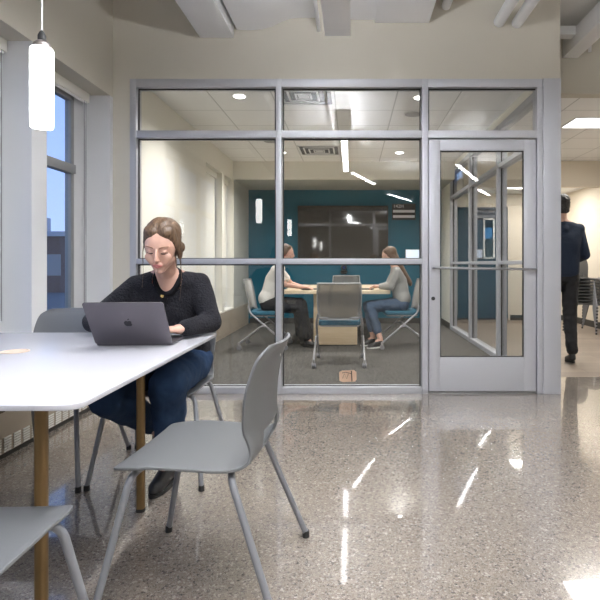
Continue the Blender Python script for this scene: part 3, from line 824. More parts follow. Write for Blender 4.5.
# ------------------------------------------------------------------ laptop
lp = empty('laptop', (-0.932, 2.185, 0.74), 0.06)
lp.scale = (0.955, 0.955, 0.955)
MB().prism(rbox(-0.168, 0.168, 0, 0.236, 0.012), 0.002, 0.014, 'XY').build('base', M['laptop'], lp, bevel=0.002)
kb = MB()
for r_ in range(5):
    for c_ in range(13):
        kb.box(-0.135 + c_ * 0.0208, -0.135 + c_ * 0.0208 + 0.0175, 0.03 + r_ * 0.0205, 0.03 + r_ * 0.0205 + 0.0172, 0.014, 0.0155)
kb.build('keyboard', M['keys'], lp)
MB().box(-0.06, 0.06, 0.145, 0.225, 0.0139, 0.0146).build('trackpad', M['laptop'], lp)
th = math.radians(35)
lid_m = Matrix.Translation((0, 0.0, 0.012)) @ Matrix.Rotation(th, 4, 'X')
# lid: x width, local z height, leaning towards camera
lid = MB().prism(rbox(-0.168, 0.168, 0.0, 0.236, 0.012), -0.005, 0.001, 'XZ').build('lid', M['laptop'], lp, bevel=0.0015, mtx=lid_m)
MB().box(-0.160, 0.160, 0.0012, 0.002, 0.012, 0.226).build('display', M['lscreen'], lid, mtx=lid_m)
def logo():
    # fruit outline with bite and leaf
    pts = []
    for i in range(60):
        a = 2 * PI * i / 60 + PI / 2
        r = 0.0175 * (1 + 0.06 * math.cos(2 * a))
        x = math.cos(a) * r * 0.98; z = math.sin(a) * r
        z -= 0.0045 * math.exp(-(x / 0.005) ** 2) if z > 0 else 0
        z += 0.0022 * math.exp(-(x / 0.005) ** 2) if z < 0 else 0
        if z < 0: x *= 0.93
        bx_, bz_ = 0.0225, 0.002
        if (x - bx_) ** 2 + (z - bz_) ** 2 < 0.0095 ** 2:
            aa = math.atan2(z - bz_, x - bx_); x = bx_ + 0.0095 * math.cos(aa); z = bz_ + 0.0095 * math.sin(aa)
        pts.append((x, 0.121 + z))
    leaf = [(0.000, 0.1395), (0.001, 0.144), (0.004, 0.1475), (0.008, 0.149), (0.0075, 0.1445), (0.0045, 0.141)]
    return MB().prism(pts, -0.0056, -0.0049).prism(leaf, -0.0056, -0.0049)
logo().build('logo', M['logo'], lid, mtx=lid_m)
tag(lp, 'open dark grey laptop seen from behind, standing on the white table', 'laptop')

# ------------------------------------------------------------------ conference table and chairs
ct = empty('conference_table', (-0.21, 7.58, 0))
MB().prism(rbox(-0.71, 0.71, -0.97, 0.97, 0.02), 0.70, 0.745, 'XY').build('tabletop', M['mapletop'], ct, bevel=0.003)
MB().box(-0.30, 0.28, -0.82, -0.40, 0.02, 0.699).build('pedestal', M['maple'], ct, bevel=0.003)
MB().box(-0.30, 0.28, 0.40, 0.82, 0.02, 0.699).build('pedestal', M['maple'], ct, bevel=0.003)
MB().box(-0.28, 0.26, -0.80, 0.80, 0.004, 0.02).build('plinth', M['basebd'], ct)
MB().box(-0.02, 0.02, -0.40, 0.40, 0.30, 0.68).build('cable_spine', M['maple'], ct)
tag(ct, 'long pale maple meeting table in the glazed conference room', 'table')

def nest_chair(backmat, solid=False):
    # faces -Y ; seat z 0.46
    o = empty('conference_chair', (0, 0, 0))
    # back: curved panel
    pr = [(0.205, 0.50, 0.205), (0.222, 0.60, 0.225), (0.240, 0.70, 0.232), (0.262, 0.80, 0.232), (0.285, 0.885, 0.225)]
    P = catmull([V(p) for p in pr], 5)
    bm = bmesh.new(); g_ = []
    for (y, z, w_) in P:
        g_.append([bm.verts.new((u * w_, y - 0.035 * u * u, z)) for u in [(-1 + i / 6) for i in range(13)]])
    for a_ in range(len(g_) - 1):
        for i in range(12): bm.faces.new([g_[a_][i], g_[a_][i + 1], g_[a_ + 1][i + 1], g_[a_ + 1][i]])
    th_ = 0.012 if solid else 0.003
    bmesh.ops.solidify(bm, geom=bm.faces[:], thickness=th_)
    for f in bm.faces: f.smooth = True
    me = bpy.data.meshes.new('backrest'); bm.to_mesh(me); bm.free()
    bk = link('backrest', me, backmat, o)
    L_ = [V((-p[2], p[0] - 0.035, p[1])) for p in P]; R_ = [V((p[2], p[0] - 0.035, p[1])) for p in P]
    top = [V((u * P[-1][2], P[-1][0] - 0.035 * u * u, P[-1][1])) for u in [(-1 + i / 6) for i in range(13)]]
    bot = [V((u * P[0][2], P[0][0] - 0.035 * u * u, P[0][1])) for u in [(-1 + i / 6) for i in range(13)]]
    fm = MB()
    for path in (L_, R_, top, bot): fm.tube(path, 0.0095, 10)
    fm.build('back_frame', M['meshframe'], o)
    # seat pad
    MB().prism(rbox(-0.225, 0.225, -0.24, 0.19, 0.06), 0.435, 0.485, 'XY').build('seat', M['bluefab'], o, bevel=0.016, seg=3)
    MB().prism(rbox(-0.21, 0.21, -0.22, 0.18, 0.05), 0.418, 0.436, 'XY').build('seat_pan', M['meshframe'], o)
    for sx in (-1, 1):
        x = sx * 0.245
        MB().tube([(sx * 0.225, 0.19, 0.56), (x, 0.17, 0.47), (x + sx * 0.01, -0.29, 0.085)], 0.0125, 12, fil=0.05).build('leg', M['chrome'], o)
        MB().tube([(x, -0.05, 0.29), (x + sx * 0.012, 0.02, 0.30), (x + sx * 0.02, 0.30, 0.085)], 0.0125, 12, fil=0.03).build('leg', M['chrome'], o)
        for yy, xx in ((-0.29, x + sx * 0.01), (0.30, x + sx * 0.02)):
            cs = MB().lathe([(0.012, -0.022), (0.029, -0.020), (0.030, -0.006), (0.018, -0.003), (0.018, 0.003), (0.030, 0.006), (0.029, 0.020), (0.012, 0.022)], (xx, yy, 0.030), 18, 'X').build('caster', mat('caster_grey', (0.22, 0.22, 0.24), 0.4) if 'caster_grey' not in bpy.data.materials else bpy.data.materials['caster_grey'], o)
            MB().box(xx - 0.012, xx + 0.012, yy - 0.015, yy + 0.015, 0.055, 0.095).build('caster_housing', M['meshframe'], cs, bevel=0.003)
    MB().tube([(-0.245, 0.02, 0.425), (0.245, 0.02, 0.425)], 0.010, 10).tube([(-0.225, 0.19, 0.52), (0.225, 0.19, 0.52)], 0.008, 10).tube([(-0.245, -0.16, 0.415 - 0.22), (-0.246, -0.16, 0.20)], 0.006, 8).build('crossbar', M['chrome'], o)
    return o
nc = nest_chair(M['mesh'])
nc.location = (-0.135, 5.62, 0); nc.rotation_euler = (0, 0, PI)
grp = 'wheeled chairs around the maple table'
tag(nc, 'wheeled mesh-back chair seen from behind at the near end of the maple table', 'chair', grp)
c = copy_tree(nc); c.location = (-0.10, 8.60, 0); c.rotation_euler = (0, 0, 0)
tag(c, 'wheeled mesh-back chair at the far end of the maple table under the television', 'chair', grp)
nl = nest_chair(M['chairwhite'], True)
nl.location = (-1.13, 6.72, 0); nl.rotation_euler = (0, 0, PI / 2)
tag(nl, 'wheeled chair with pale back under the woman in the white shirt', 'chair', grp)
c = copy_tree(nl); c.location = (0.66, 6.76, 0); c.rotation_euler = (0, 0, -PI / 2 + 0.05)
tag(c, 'wheeled chair with pale back under the woman in the grey sweater', 'chair', grp)

# ------------------------------------------------------------------ people
def frame(fwd, up=V((0, 0, 1))):
    f = V(fwd).normalized(); r = f.cross(up).normalized(); u = r.cross(f)
    return f, r, u

def hand_hulls(w, d, nrm, side, curl=0.5, s=1.0):
    """w wrist, d direction of the palm, nrm palm-down normal, side +1 thumb on the d x nrm side"""
    w = V(w); d = V(d).normalized(); nrm = V(nrm); nrm = (nrm - d * nrm.dot(d)).normalized()
    r = d.cross(nrm) * side
    H = [[(w, 0.024 * s), (w + d * 0.03 * s, 0.022 * s)]]
    k1, k2 = w + d * 0.082 * s - r * 0.030 * s, w + d * 0.086 * s + r * 0.030 * s
    H.append([(w + d * 0.015 * s - r * 0.016 * s, 0.015 * s), (w + d * 0.015 * s + r * 0.016 * s, 0.016 * s), (k1, 0.0115 * s), (k2, 0.0125 * s)])
    for i, (off, L_) in enumerate(((0.031, 0.074), (0.0105, 0.082), (-0.0105, 0.077), (-0.031, 0.060))):
        p = w + d * (0.084 - 0.003 * i) * s + r * off * s
        a = 0.25 * curl
        rad = 0.0085 * s
        for seg_, fr_ in enumerate((0.45, 0.32, 0.23)):
            a2 = a + curl * (0.35 + 0.55 * seg_)
            dd = d * math.cos(a2) + nrm * math.sin(a2) + r * off * 1.2
            q = p + dd.normalized() * L_ * fr_ * s
            H.append([(p, rad), (q, rad * 0.92)]); p = q; rad *= 0.92
    p = w + d * 0.025 * s + r * 0.026 * s
    for L_, a2, rad in ((0.042, 0.9, 0.0135), (0.030, 0.55, 0.0105), (0.024, 0.35, 0.0088)):
        q = p + (d * math.cos(a2) + r * math.sin(a2) + nrm * 0.35 * curl).normalized() * L_ * s
        H.append([(p, rad * s), (q, rad * 0.9 * s)]); p = q
    return H

def head_hulls(s=1.0):
    """local: x right, -y forward (face), z up; origin = head centre (between the ears at eye height)"""
    H = []
    H.append([((0, 0.015 * s, 0.030 * s), (0.074 * s, 0.092 * s, 0.082 * s))])                  # skull
    H.append([((0, -0.018 * s, 0.015 * s), (0.067 * s, 0.066 * s, 0.075 * s)), ((0, -0.034 * s, -0.050 * s), (0.050 * s, 0.044 * s, 0.036 * s))])   # face
    H.append([((0, -0.036 * s, -0.052 * s), (0.050 * s, 0.042 * s, 0.034 * s)), ((0, -0.056 * s, -0.086 * s), (0.026 * s, 0.022 * s, 0.018 * s)),
              ((0.040 * s, 0.000, -0.058 * s), 0.015 * s), ((-0.040 * s, 0.000, -0.058 * s), 0.015 * s)])   # jaw
    for sx in (-1, 1):
        H.append([((sx * 0.036 * s, -0.066 * s, -0.026 * s), (0.022 * s, 0.012 * s, 0.022 * s)), ((sx * 0.026 * s, -0.066 * s, -0.050 * s), (0.016 * s, 0.012 * s, 0.016 * s))])   # cheeks
        H.append([((sx * 0.014 * s, -0.0785 * s, 0.022 * s), 0.0060 * s), ((sx * 0.045 * s, -0.062 * s, 0.024 * s), 0.0070 * s)])     # brow ridge
        H.append([((sx * 0.030 * s, -0.0705 * s, 0.002 * s), (0.0135 * s, 0.010 * s, 0.0095 * s))])    # closed lid
        H.append([((sx * 0.0755 * s, 0.012 * s, 0.016 * s), (0.005 * s, 0.014 * s, 0.017 * s)), ((sx * 0.072 * s, 0.008 * s, -0.022 * s), (0.0045 * s, 0.008 * s, 0.009 * s))])   # ear
        H.append([((sx * 0.0085 * s, -0.091 * s, -0.033 * s), 0.0062 * s)])                              # nostril
    H.append([((0, -0.083 * s, 0.012 * s), 0.0055 * s), ((0, -0.101 * s, -0.029 * s), 0.0082 * s), ((0, -0.088 * s, -0.036 * s), 0.009 * s)])   # nose
    H.append([((0, -0.079 * s, -0.058 * s), (0.021 * s, 0.013 * s, 0.012 * s))])                         # mouth mound
    H.append([((0, -0.074 * s, -0.091 * s), (0.015 * s, 0.011 * s, 0.011 * s))])                         # chin
    return H

def xf(H, mt):
    R = mt.to_3x3()
    out = []
    for h in H:
        hh = []
        for b_ in h:
            R2 = R if len(b_) < 3 else R @ b_[2]
            hh.append((mt @ V(b_[0]), b_[1], R2))
        out.append(hh)
    return out

def face_parts(parent, mt, s, sub=True):
    lips = [[((-0.019 * s, -0.0865 * s, -0.0575 * s), (0.003 * s, 0.003 * s, 0.0022 * s)), ((-0.006 * s, -0.0925 * s, -0.0545 * s), (0.004 * s, 0.004 * s, 0.0035 * s))],
            [((0.019 * s, -0.0865 * s, -0.0575 * s), (0.003 * s, 0.003 * s, 0.0022 * s)), ((0.006 * s, -0.0925 * s, -0.0545 * s), (0.004 * s, 0.004 * s, 0.0035 * s))],
            [((-0.006 * s, -0.0925 * s, -0.0545 * s), (0.004 * s, 0.004 * s, 0.0035 * s)), ((0.006 * s, -0.0925 * s, -0.0545 * s), (0.004 * s, 0.004 * s, 0.0035 * s))],
            [((-0.017 * s, -0.086 * s, -0.0600 * s), 0.0025 * s), ((0.017 * s, -0.086 * s, -0.0600 * s), 0.0025 * s), ((0.0, -0.0905 * s, -0.0650 * s), (0.009 * s, 0.0045 * s, 0.0045 * s))]]
    organic('lips', xf(lips, mt), 0.0014, M['lip'], parent, 2)
    for sx in (-1, 1):
        arc = [mt @ V((sx * (0.017 + 0.026 * t_) * s, -(0.0800 - 0.008 * t_ * t_ - 0.004 * t_) * s, (-0.0035 - 0.0030 * math.sin(PI * t_)) * s)) for t_ in [i / 8 for i in range(9)]]
        MB().tube(arc, 0.0025 * s, 8).build('eyelashes', M['lash'], parent)
        brow = [mt @ V((sx * (0.012 + 0.036 * t_) * s, -(0.0850 - 0.012 * t_ * t_ - 0.004 * t_) * s, (0.0215 + 0.0045 * math.sin(PI * t_ * 0.8)) * s)) for t_ in [i / 8 for i in range(9)]]
        MB().tube(brow, [0.0027 * s, 0.0013 * s], 8).build('eyebrow', M['brow'], parent)

def shoe(name, heel, toe, parent, m, solem, r=0.036, ankle=None):
    heel, toe = V(heel), V(toe)
    d = (toe - heel).normalized(); up = V((0, 0, 1)); up = (up - d * up.dot(d)).normalized(); sd = d.cross(up)
    Hs = [[(heel + up * 0.015, r * 0.95), (heel + d * 0.07 + up * 0.015, r), (heel + up * 0.045, r * 0.9)],
          [(heel + d * 0.07 + up * 0.012, r), (toe - d * 0.035 + up * -0.002, r * 0.92)], [(toe - d * 0.05, r * 0.95), (toe - d * 0.02 - up * 0.008, r * 0.7)]]
    if ankle is not None:
        Hs.append([(heel + up * 0.03 + d * 0.01, r * 1.05), (V(ankle), r * 1.1)])
    o = organic(name, Hs, 0.006, m, parent, 3)
    pts = []
    n = 28
    b = MB(); poly = []
    Ln = (toe - heel).length
    ringT, ringB = [], []
    for i in range(n):
        a = 2 * PI * i / n
        t_ = (1 + math.cos(a)) / 2
        w_ = 0.036 * (1 + 0.22 * t_) * math.sin(a)
        p = heel - d * 0.035 + d * (Ln + 0.045) * t_ + sd * w_
        ringT.append(b.bm.verts.new(p - up * (r * 0.48))); ringB.append(b.bm.verts.new(p - up * (r * 0.48 + 0.016)))
    b.bm.faces.new(ringT); b.bm.faces.new(list(reversed(ringB)))
    for i in range(n): b.bm.faces.new([ringT[i], ringB[i], ringB[(i + 1) % n], ringT[(i + 1) % n]])
    b.build('sole', solem, o)
    return o

def head_matrix(c, yaw, pitch, roll=0.0):
    # yaw 0: faces -Y; pitch>0 looks down
    return Matrix.Translation(c) @ Matrix.Rotation(yaw, 4, 'Z') @ Matrix.Rotation(pitch, 4, 'X') @ Matrix.Rotation(roll, 4, 'Y')

def person(label, base, J, skin, top, bottom, hs=1.0, voxel=0.006, topvox=None, sleeve='long', shoes=None, face=True, bot_hem=True, neck_cut=None, extra_top=None, disp=(0.004, 9)):
    root = empty('person', base)
    inv = Matrix.Translation(-V(base))
    def I(p): return V(p) - V(base)
    J = {k: (I(v) if isinstance(v, (tuple, list, Vector)) and len(v) == 3 and k not in ('handdirL', 'handdirR', 'handnL', 'handnR') else v) for k, v in J.items()}
    mt = head_matrix(J['head'], J['yaw'], J['pitch'], J.get('roll', 0))
    B = xf(head_hulls(hs), mt)
    nk = J['neck']; ch_ = J['chest']; pv = J['pelvis']
    skull_base = mt @ V((0, 0.025 * hs, -0.045 * hs))
    B.append([(nk, 0.050), (skull_base, 0.047)])
    B.append([(nk, 0.058), (J['shL'].lerp(nk, 0.4), 0.045), (J['shR'].lerp(nk, 0.4), 0.045), (ch_.lerp(nk, 0.5), 0.08)])
    B.append([(J['shL'], 0.042), (J['shR'], 0.042), (ch_ + (J['shL'] - J['shR']).normalized() * 0.055, 0.088), (ch_ - (J['shL'] - J['shR']).normalized() * 0.055, 0.088)])
    B.append([(ch_, 0.10), (pv, 0.10)])
    B.append([(J['hipL'], 0.08), (J['hipR'], 0.08), (pv, 0.09)])
    for sd in 'LR':
        B.append([(J['sh' + sd], 0.042), (J['el' + sd], 0.034)])
        B.append([(J['el' + sd], 0.034), (J['wr' + sd], 0.024)])
        B.append([(J['hip' + sd], 0.075), (J['kn' + sd], 0.048)])
        B.append([(J['kn' + sd], 0.046), (J['kn' + sd].lerp(J['an' + sd], 0.35), 0.048), (J['an' + sd], 0.032)])
        B.append([(J['an' + sd], 0.030), (J['an' + sd].lerp(J['toe' + sd], 0.3), 0.026)])
        B += hand_hulls(J['wr' + sd], J['handdir' + sd], J['handn' + sd], 1 if sd == J.get('thumbside', 'L') else -1, J.get('curl', 0.5), J.get('hands', 1.0))
    organic('body', B, voxel, skin, root, 3)
    if face: face_parts(root, mt, hs)
    # top
    sr = (J['shL'] - J['shR']).normalized()
    wst = ch_.lerp(pv, 0.55)
    T = [[(ch_.lerp(nk, 0.5), 0.094)], [(J['shL'], 0.060), (J['shR'], 0.060), (ch_ + sr * 0.065, 0.105), (ch_ - sr * 0.065, 0.105)],
         [(nk - V((0, 0, 0.03)), 0.068), (J['shL'], 0.056), (J['shR'], 0.056), (ch_, 0.10)],
         [(ch_ + sr * 0.062, 0.108), (ch_ - sr * 0.062, 0.108), (wst + sr * 0.050, 0.108), (wst - sr * 0.050, 0.108)],
         [(wst + sr * 0.050, 0.108), (wst - sr * 0.050, 0.108), (pv + sr * 0.075 + V((0, 0, 0.06)), 0.108), (pv - sr * 0.075 + V((0, 0, 0.06)), 0.108)]]
    for sd in 'LR':
        ra = 0.058 if sleeve == 'long' else 0.060
        if sleeve == 'long':
            T.append([(J['sh' + sd], 0.060), (J['el' + sd], J.get('rel', 0.050))])
            T.append([(J['el' + sd], J.get('rel', 0.050)), (J['wr' + sd].lerp(J['el' + sd], 0.10), J.get('rcuff', 0.036))])
        else:
            T.append([(J['sh' + sd], 0.064), (J['sh' + sd].lerp(J['el' + sd], 0.6), 0.055)])
    if extra_top: T += extra_top(J)
    organic('top_garment' if label is None else J.get('topname', 'sweater'), T, topvox or voxel, top, root, 4, disp=disp, cut=(lambda p: neck_cut(p, J, mt)) if neck_cut else None)
    # trousers
    rt, rk, ra = J.get('rt', 0.092), J.get('rk', 0.070), J.get('ra', 0.052)
    P_ = [[(J['hipL'], 0.098), (J['hipR'], 0.098), (pv + V((0, 0, 0.03)), 0.10)]]
    for sd in 'LR':
        P_.append([(J['hip' + sd], rt), (J['kn' + sd], rk)])
        P_.append([(J['kn' + sd], rk), (J['kn' + sd].lerp(J['an' + sd], 0.35), rk * 0.93), (J['an' + sd].lerp(J['kn' + sd], J.get('hem', 0.15)), ra)])
    organic(J.get('botname', 'trousers'), P_, topvox or voxel, bottom, root, 4, disp=(0.009, 13))
    for sd in 'LR':
        a_, t_ = J['an' + sd], J['toe' + sd]
        d_ = (t_ - a_); 
        heel = J.get('heel' + sd)
        heel = heel if heel is not None else a_ + V((0, 0, -0.05))
        shoe('shoe', heel, t_, root, shoes[0], shoes[1], r=J.get('rshoe', 0.036), ankle=(a_ if J.get('boots') else None))
    tag(root, label, 'person')
    return root, mt, J

# --- woman at the laptop
J = dict(head=(-0.905, 2.43, 1.172), yaw=0.06, pitch=0.36, roll=0.03, neck=(-0.935, 2.575, 1.03), chest=(-0.955, 2.64, 0.86), pelvis=(-0.96, 2.79, 0.57),
         shR=(-1.105, 2.62, 0.975), shL=(-0.785, 2.62, 0.985), elR=(-1.275, 2.52, 0.805), elL=(-0.705, 2.545, 0.800), wrR=(-1.075, 2.37, 0.788), wrL=(-0.785, 2.375, 0.788),
         handdirR=(0.60, -0.65, 0.05), handdirL=(-0.80, -0.75, 0.03), handnR=(0, 0, -1), handnL=(0, 0, -1), thumbside='R', curl=0.55,
         hipR=(-1.06, 2.79, 0.555), hipL=(-0.86, 2.79, 0.555), knR=(-1.125, 2.345, 0.475), knL=(-0.845, 2.345, 0.535),
         anR=(-1.035, 2.64, 0.275), anL=(-0.905, 2.53, 0.13), toeR=(-0.875, 2.52, 0.085), toeL=(-0.930, 2.37, 0.034), heelR=(-1.01, 2.66, 0.22), heelL=(-0.905, 2.54, 0.046),
         rt=0.098, rk=0.084, ra=0.062, hem=-0.03, botname='jeans', boots=True, rel=0.053, rcuff=0.042, rshoe=0.038)
def ncut(p, J, mt):
    c = J['neck'] + V((0.018, -0.075, -0.005))
    q = p - c
    return (q.x / 0.074) ** 2 + (q.y / 0.105) ** 2 + ((q.z) / 0.082) ** 2 < 1
wl, mt, Jl = person('young woman with tied-back dark blonde hair and black knit cardigan, typing on the laptop', (-0.95, 2.7, 0), J, M['skin'], M['sweater'], M['jeans'],
                    hs=1.06, voxel=0.0036, topvox=0.006, shoes=(M['leather'], M['sole']), neck_cut=ncut, disp=(0.005, 8))
s = 1.06
# hair: two halves (centre parting), side curtains, low tie
HH = []
for sx in (-1, 1):
    HH.append([((sx * 0.016 * s, 0.032 * s, 0.046 * s), (0.063 * s, 0.092 * s, 0.078 * s))])
    HH.append([((sx * 0.012 * s, 0.02 * s, 0.085 * s), (0.040 * s, 0.07 * s, 0.045 * s))])
    HH.append([((sx * 0.073 * s, 0.014 * s, 0.010 * s), (0.010 * s, 0.024 * s, 0.030 * s)), ((sx * 0.068 * s, 0.030 * s, -0.045 * s), (0.012 * s, 0.022 * s, 0.022 * s))])
    HH.append([((sx * 0.024 * s, -0.018 * s, 0.075 * s), (0.044 * s, 0.045 * s, 0.036 * s)), ((sx * 0.064 * s, 0.000, 0.022 * s), (0.013 * s, 0.036 * s, 0.030 * s))])
    HH.append([((sx * 0.065 * s, 0.000 * s, 0.020 * s), (0.013 * s, 0.030 * s, 0.030 * s)), ((sx * 0.064 * s, 0.036 * s, -0.030 * s), (0.013 * s, 0.026 * s, 0.030 * s))])
    HH.append([((sx * 0.062 * s, 0.045 * s, -0.015 * s), 0.028 * s), ((sx * 0.018 * s, 0.090 * s, -0.055 * s), 0.026 * s)])
HH.append([((0.0, 0.10 * s, -0.055 * s), 0.030 * s), ((0.0, 0.120 * s, -0.090 * s), 0.026 * s)])
HH.append([((0.0, 0.120 * s, -0.090 * s), 0.026 * s), ((0.01, 0.115 * s, -0.19 * s), 0.016 * s)])
hair = organic('hair', xf(HH, mt), 0.004, M['hair'], wl, 2, disp=(0.0012, 60))
strands = [[(0.072, -0.010, 0.03), (0.082, -0.018, -0.03), (0.084, -0.020, -0.075), (0.078, -0.03, -0.10)],
           [(0.070, -0.012, 0.03), (0.080, -0.030, -0.03), (0.086, -0.028, -0.09)],
           [(-0.070, -0.010, 0.03), (-0.079, -0.022, -0.02), (-0.080, -0.024, -0.07)],
           [(-0.070, -0.014, 0.02), (-0.078, -0.030, -0.03), (-0.082, -0.034, -0.11), (-0.088, -0.05, -0.18)],
           [(0.074, 0.0, 0.0), (0.082, -0.015, -0.07), (0.085, -0.04, -0.15), (0.080, -0.07, -0.23)]]
for i, st in enumerate(strands):
    pts = catmull([mt @ V((a * s, b * s, c * s)) for a, b, c in st], 5)
    MB().tube(pts, [0.0030 if i < 3 else 0.0016, 0.0006], 6).build('loose_strand', M['hair'], hair)
# collar ribbing and buttons
base = V((-0.95, 2.7, 0))
nkc = Jl['neck'] + V((0.018, -0.075, -0.005))
# collar ring follows the cut rim: collect boundary vertices of the sweater
sw = [c for c in wl.children if c.name.startswith('sweater')][0]
bm = bmesh.new(); bm.from_mesh(sw.data)
rim = [v.co.copy() for v in bm.verts if any(len(e.link_faces) == 1 for e in v.link_edges)]
bm.free()
if rim:
    cen = sum(rim, V()) / len(rim)
    bins = {}
    for p in rim:
        a = math.atan2(p.y - cen.y, p.x - cen.x); bins.setdefault(int((a + PI) / (2 * PI) * 24) % 24, []).append(p)
    ring = [sum(bins[k], V()) / len(bins[k]) for k in sorted(bins)]
    for _ in range(3):
        ring = [(ring[i - 1] + ring[i] * 2 + ring[(i + 1) % len(ring)]) / 4 for i in range(len(ring))]
    ring2 = ring + [ring[0]]
    MB().tube(ring2, 0.0135, 10, caps=True).build('ribbed_collar', M['collar'], sw)
    front = min(ring, key=lambda p: p.y)
    me_ = sw.data
    def front_y(x, z):
        best = None
        for v in me_.vertices:
            if abs(v.co.x - x) < 0.01 and abs(v.co.z - z) < 0.01 and (best is None or v.co.y < best): best = v.co.y
        return best
    pl = []
    for k in range(9):
        z = front.z - 0.012 - k * 0.03
        yv = front_y(front.x - 0.001 * k, z)
        if yv is not None: pl.append(V((front.x - 0.001 * k, yv + 0.002, z)))
    if len(pl) > 2:
        MB().tube(pl, 0.0085, 8).build('button_placket', M['collar'], sw)
        for q in pl[0::2][:4]:
            MB().lathe([(0.0085, 0.0), (0.0090, -0.002), (0.0075, -0.004), (0.003, -0.0042)], (q.x, q.y - 0.008, q.z), 18, 'Y').build('button', M['gold'], sw)

def long_hair(root, mt, s, m, mode):
    HH = []
    for sx in (-1, 1):
        HH.append([((sx * 0.014 * s, 0.034 * s, 0.044 * s), (0.070 * s, 0.090 * s, 0.080 * s))])
        HH.append([((sx * 0.03 * s, -0.012 * s, 0.074 * s), (0.042 * s, 0.046 * s, 0.034 * s)), ((sx * 0.067 * s, 0.010 * s, 0.015 * s), (0.014 * s, 0.034 * s, 0.035 * s))])
        HH.append([((sx * 0.066 * s, 0.020 * s, 0.01 * s), (0.016 * s, 0.040 * s, 0.03 * s)), ((sx * 0.058 * s, 0.060 * s, -0.06 * s), 0.03 * s)])
    if mode == 'long':
        HH.append([((0, 0.07 * s, 0.0), (0.065 * s, 0.05 * s, 0.06 * s)), ((0, 0.10 * s, -0.16 * s), (0.07 * s, 0.045 * s, 0.06 * s))])
        HH.append([((0, 0.10 * s, -0.16 * s), (0.07 * s, 0.045 * s, 0.06 * s)), ((0, 0.17 * s, -0.42 * s), (0.05 * s, 0.03 * s, 0.05 * s))])
    elif mode == 'bun':
        HH.append([((0, 0.11 * s, -0.03 * s), 0.04 * s), ((0, 0.12 * s, -0.10 * s), 0.025 * s)])
    organic('hair', xf(HH, mt), 0.006, m, root, 2, disp=(0.002, 40))

# --- woman in white shirt (left of the conference table), faces +X
y0 = 6.74
J = dict(head=(-0.86, y0, 1.235), yaw=PI / 2 - 0.1, pitch=0.12, neck=(-0.955, y0, 1.065), chest=(-1.03, y0, 0.88), pelvis=(-1.12, y0, 0.58),
         shL=(-0.99, y0 + 0.16, 1.01), shR=(-0.99, y0 - 0.16, 1.01), elL=(-0.83, y0 + 0.22, 0.82), elR=(-0.86, y0 - 0.15, 0.82), wrL=(-0.66, y0 + 0.08, 0.785), wrR=(-0.68, y0 - 0.03, 0.785),
         handdirL=(1, -0.3, 0), handdirR=(1, 0.25, 0), handnL=(0, 0, -1), handnR=(0, 0, -1), thumbside='R', curl=0.4,
         hipL=(-1.10, y0 + 0.09, 0.565), hipR=(-1.10, y0 - 0.09, 0.565), knL=(-0.70, y0 + 0.11, 0.54), knR=(-0.68, y0 - 0.11, 0.54),
         anL=(-0.66, y0 + 0.1, 0.11), anR=(-0.60, y0 - 0.10, 0.11), toeL=(-0.50, y0 + 0.1, 0.034), toeR=(-0.44, y0 - 0.1, 0.034), heelL=(-0.67, y0 + 0.1, 0.045), heelR=(-0.61, y0 - 0.10, 0.045),
         rt=0.10, rk=0.095, ra=0.10, hem=0.18, topname='shirt', botname='wide_trousers')
r_, mt2, _ = person('woman in white short-sleeved shirt and black trousers at the left of the maple table', (-1.05, y0, 0), J, M['skin'], M['tee'], M['blackcloth'], hs=1.0, voxel=0.006, sleeve='short', shoes=(M['leather'], M['sole']))
long_hair(r_, mt2, 1.0, M['hair2'], 'bun')
# --- woman in grey sweater, faces -X
y0 = 6.76
J = dict(head=(0.485, y0, 1.195), yaw=-PI / 2 + 0.1, pitch=0.30, neck=(0.575, y0, 1.035), chest=(0.615, y0, 0.86), pelvis=(0.665, y0, 0.58),
         shL=(0.585, y0 - 0.16, 0.985), shR=(0.585, y0 + 0.16, 0.985), elL=(0.50, y0 - 0.17, 0.80), elR=(0.50, y0 + 0.19, 0.80), wrL=(0.37, y0 - 0.02, 0.79), wrR=(0.37, y0 + 0.10, 0.79),
         handdirL=(-1, 0.1, 0.15), handdirR=(-1, -0.3, 0.1), handnL=(0, 0, -1), handnR=(0, 0, -1), thumbside='R', curl=0.8,
         hipL=(0.655, y0 - 0.09, 0.565), hipR=(0.655, y0 + 0.09, 0.565), knL=(0.235, y0 - 0.10, 0.53), knR=(0.215, y0 + 0.10, 0.53),
         anL=(0.37, y0 - 0.18, 0.11), anR=(0.28, y0 + 0.02, 0.11), toeL=(0.20, y0 - 0.20, 0.034), toeR=(0.12, y0, 0.034), heelL=(0.37, y0 - 0.18, 0.045), heelR=(0.28, y0 + 0.02, 0.045),
         rt=0.09, rk=0.068, ra=0.055, hem=0.28, topname='sweater', botname='jeans', rel=0.052)
r_, mt3, _ = person('woman with long brown hair, grey sweater and jeans at the right of the maple table', (0.62, y0, 0), J, M['skin'], M['greyknit'], M['jeans2'], hs=1.0, voxel=0.006, shoes=(M['leather'], M['whitesole']))
long_hair(r_, mt3, 1.0, M['hair2'], 'long')
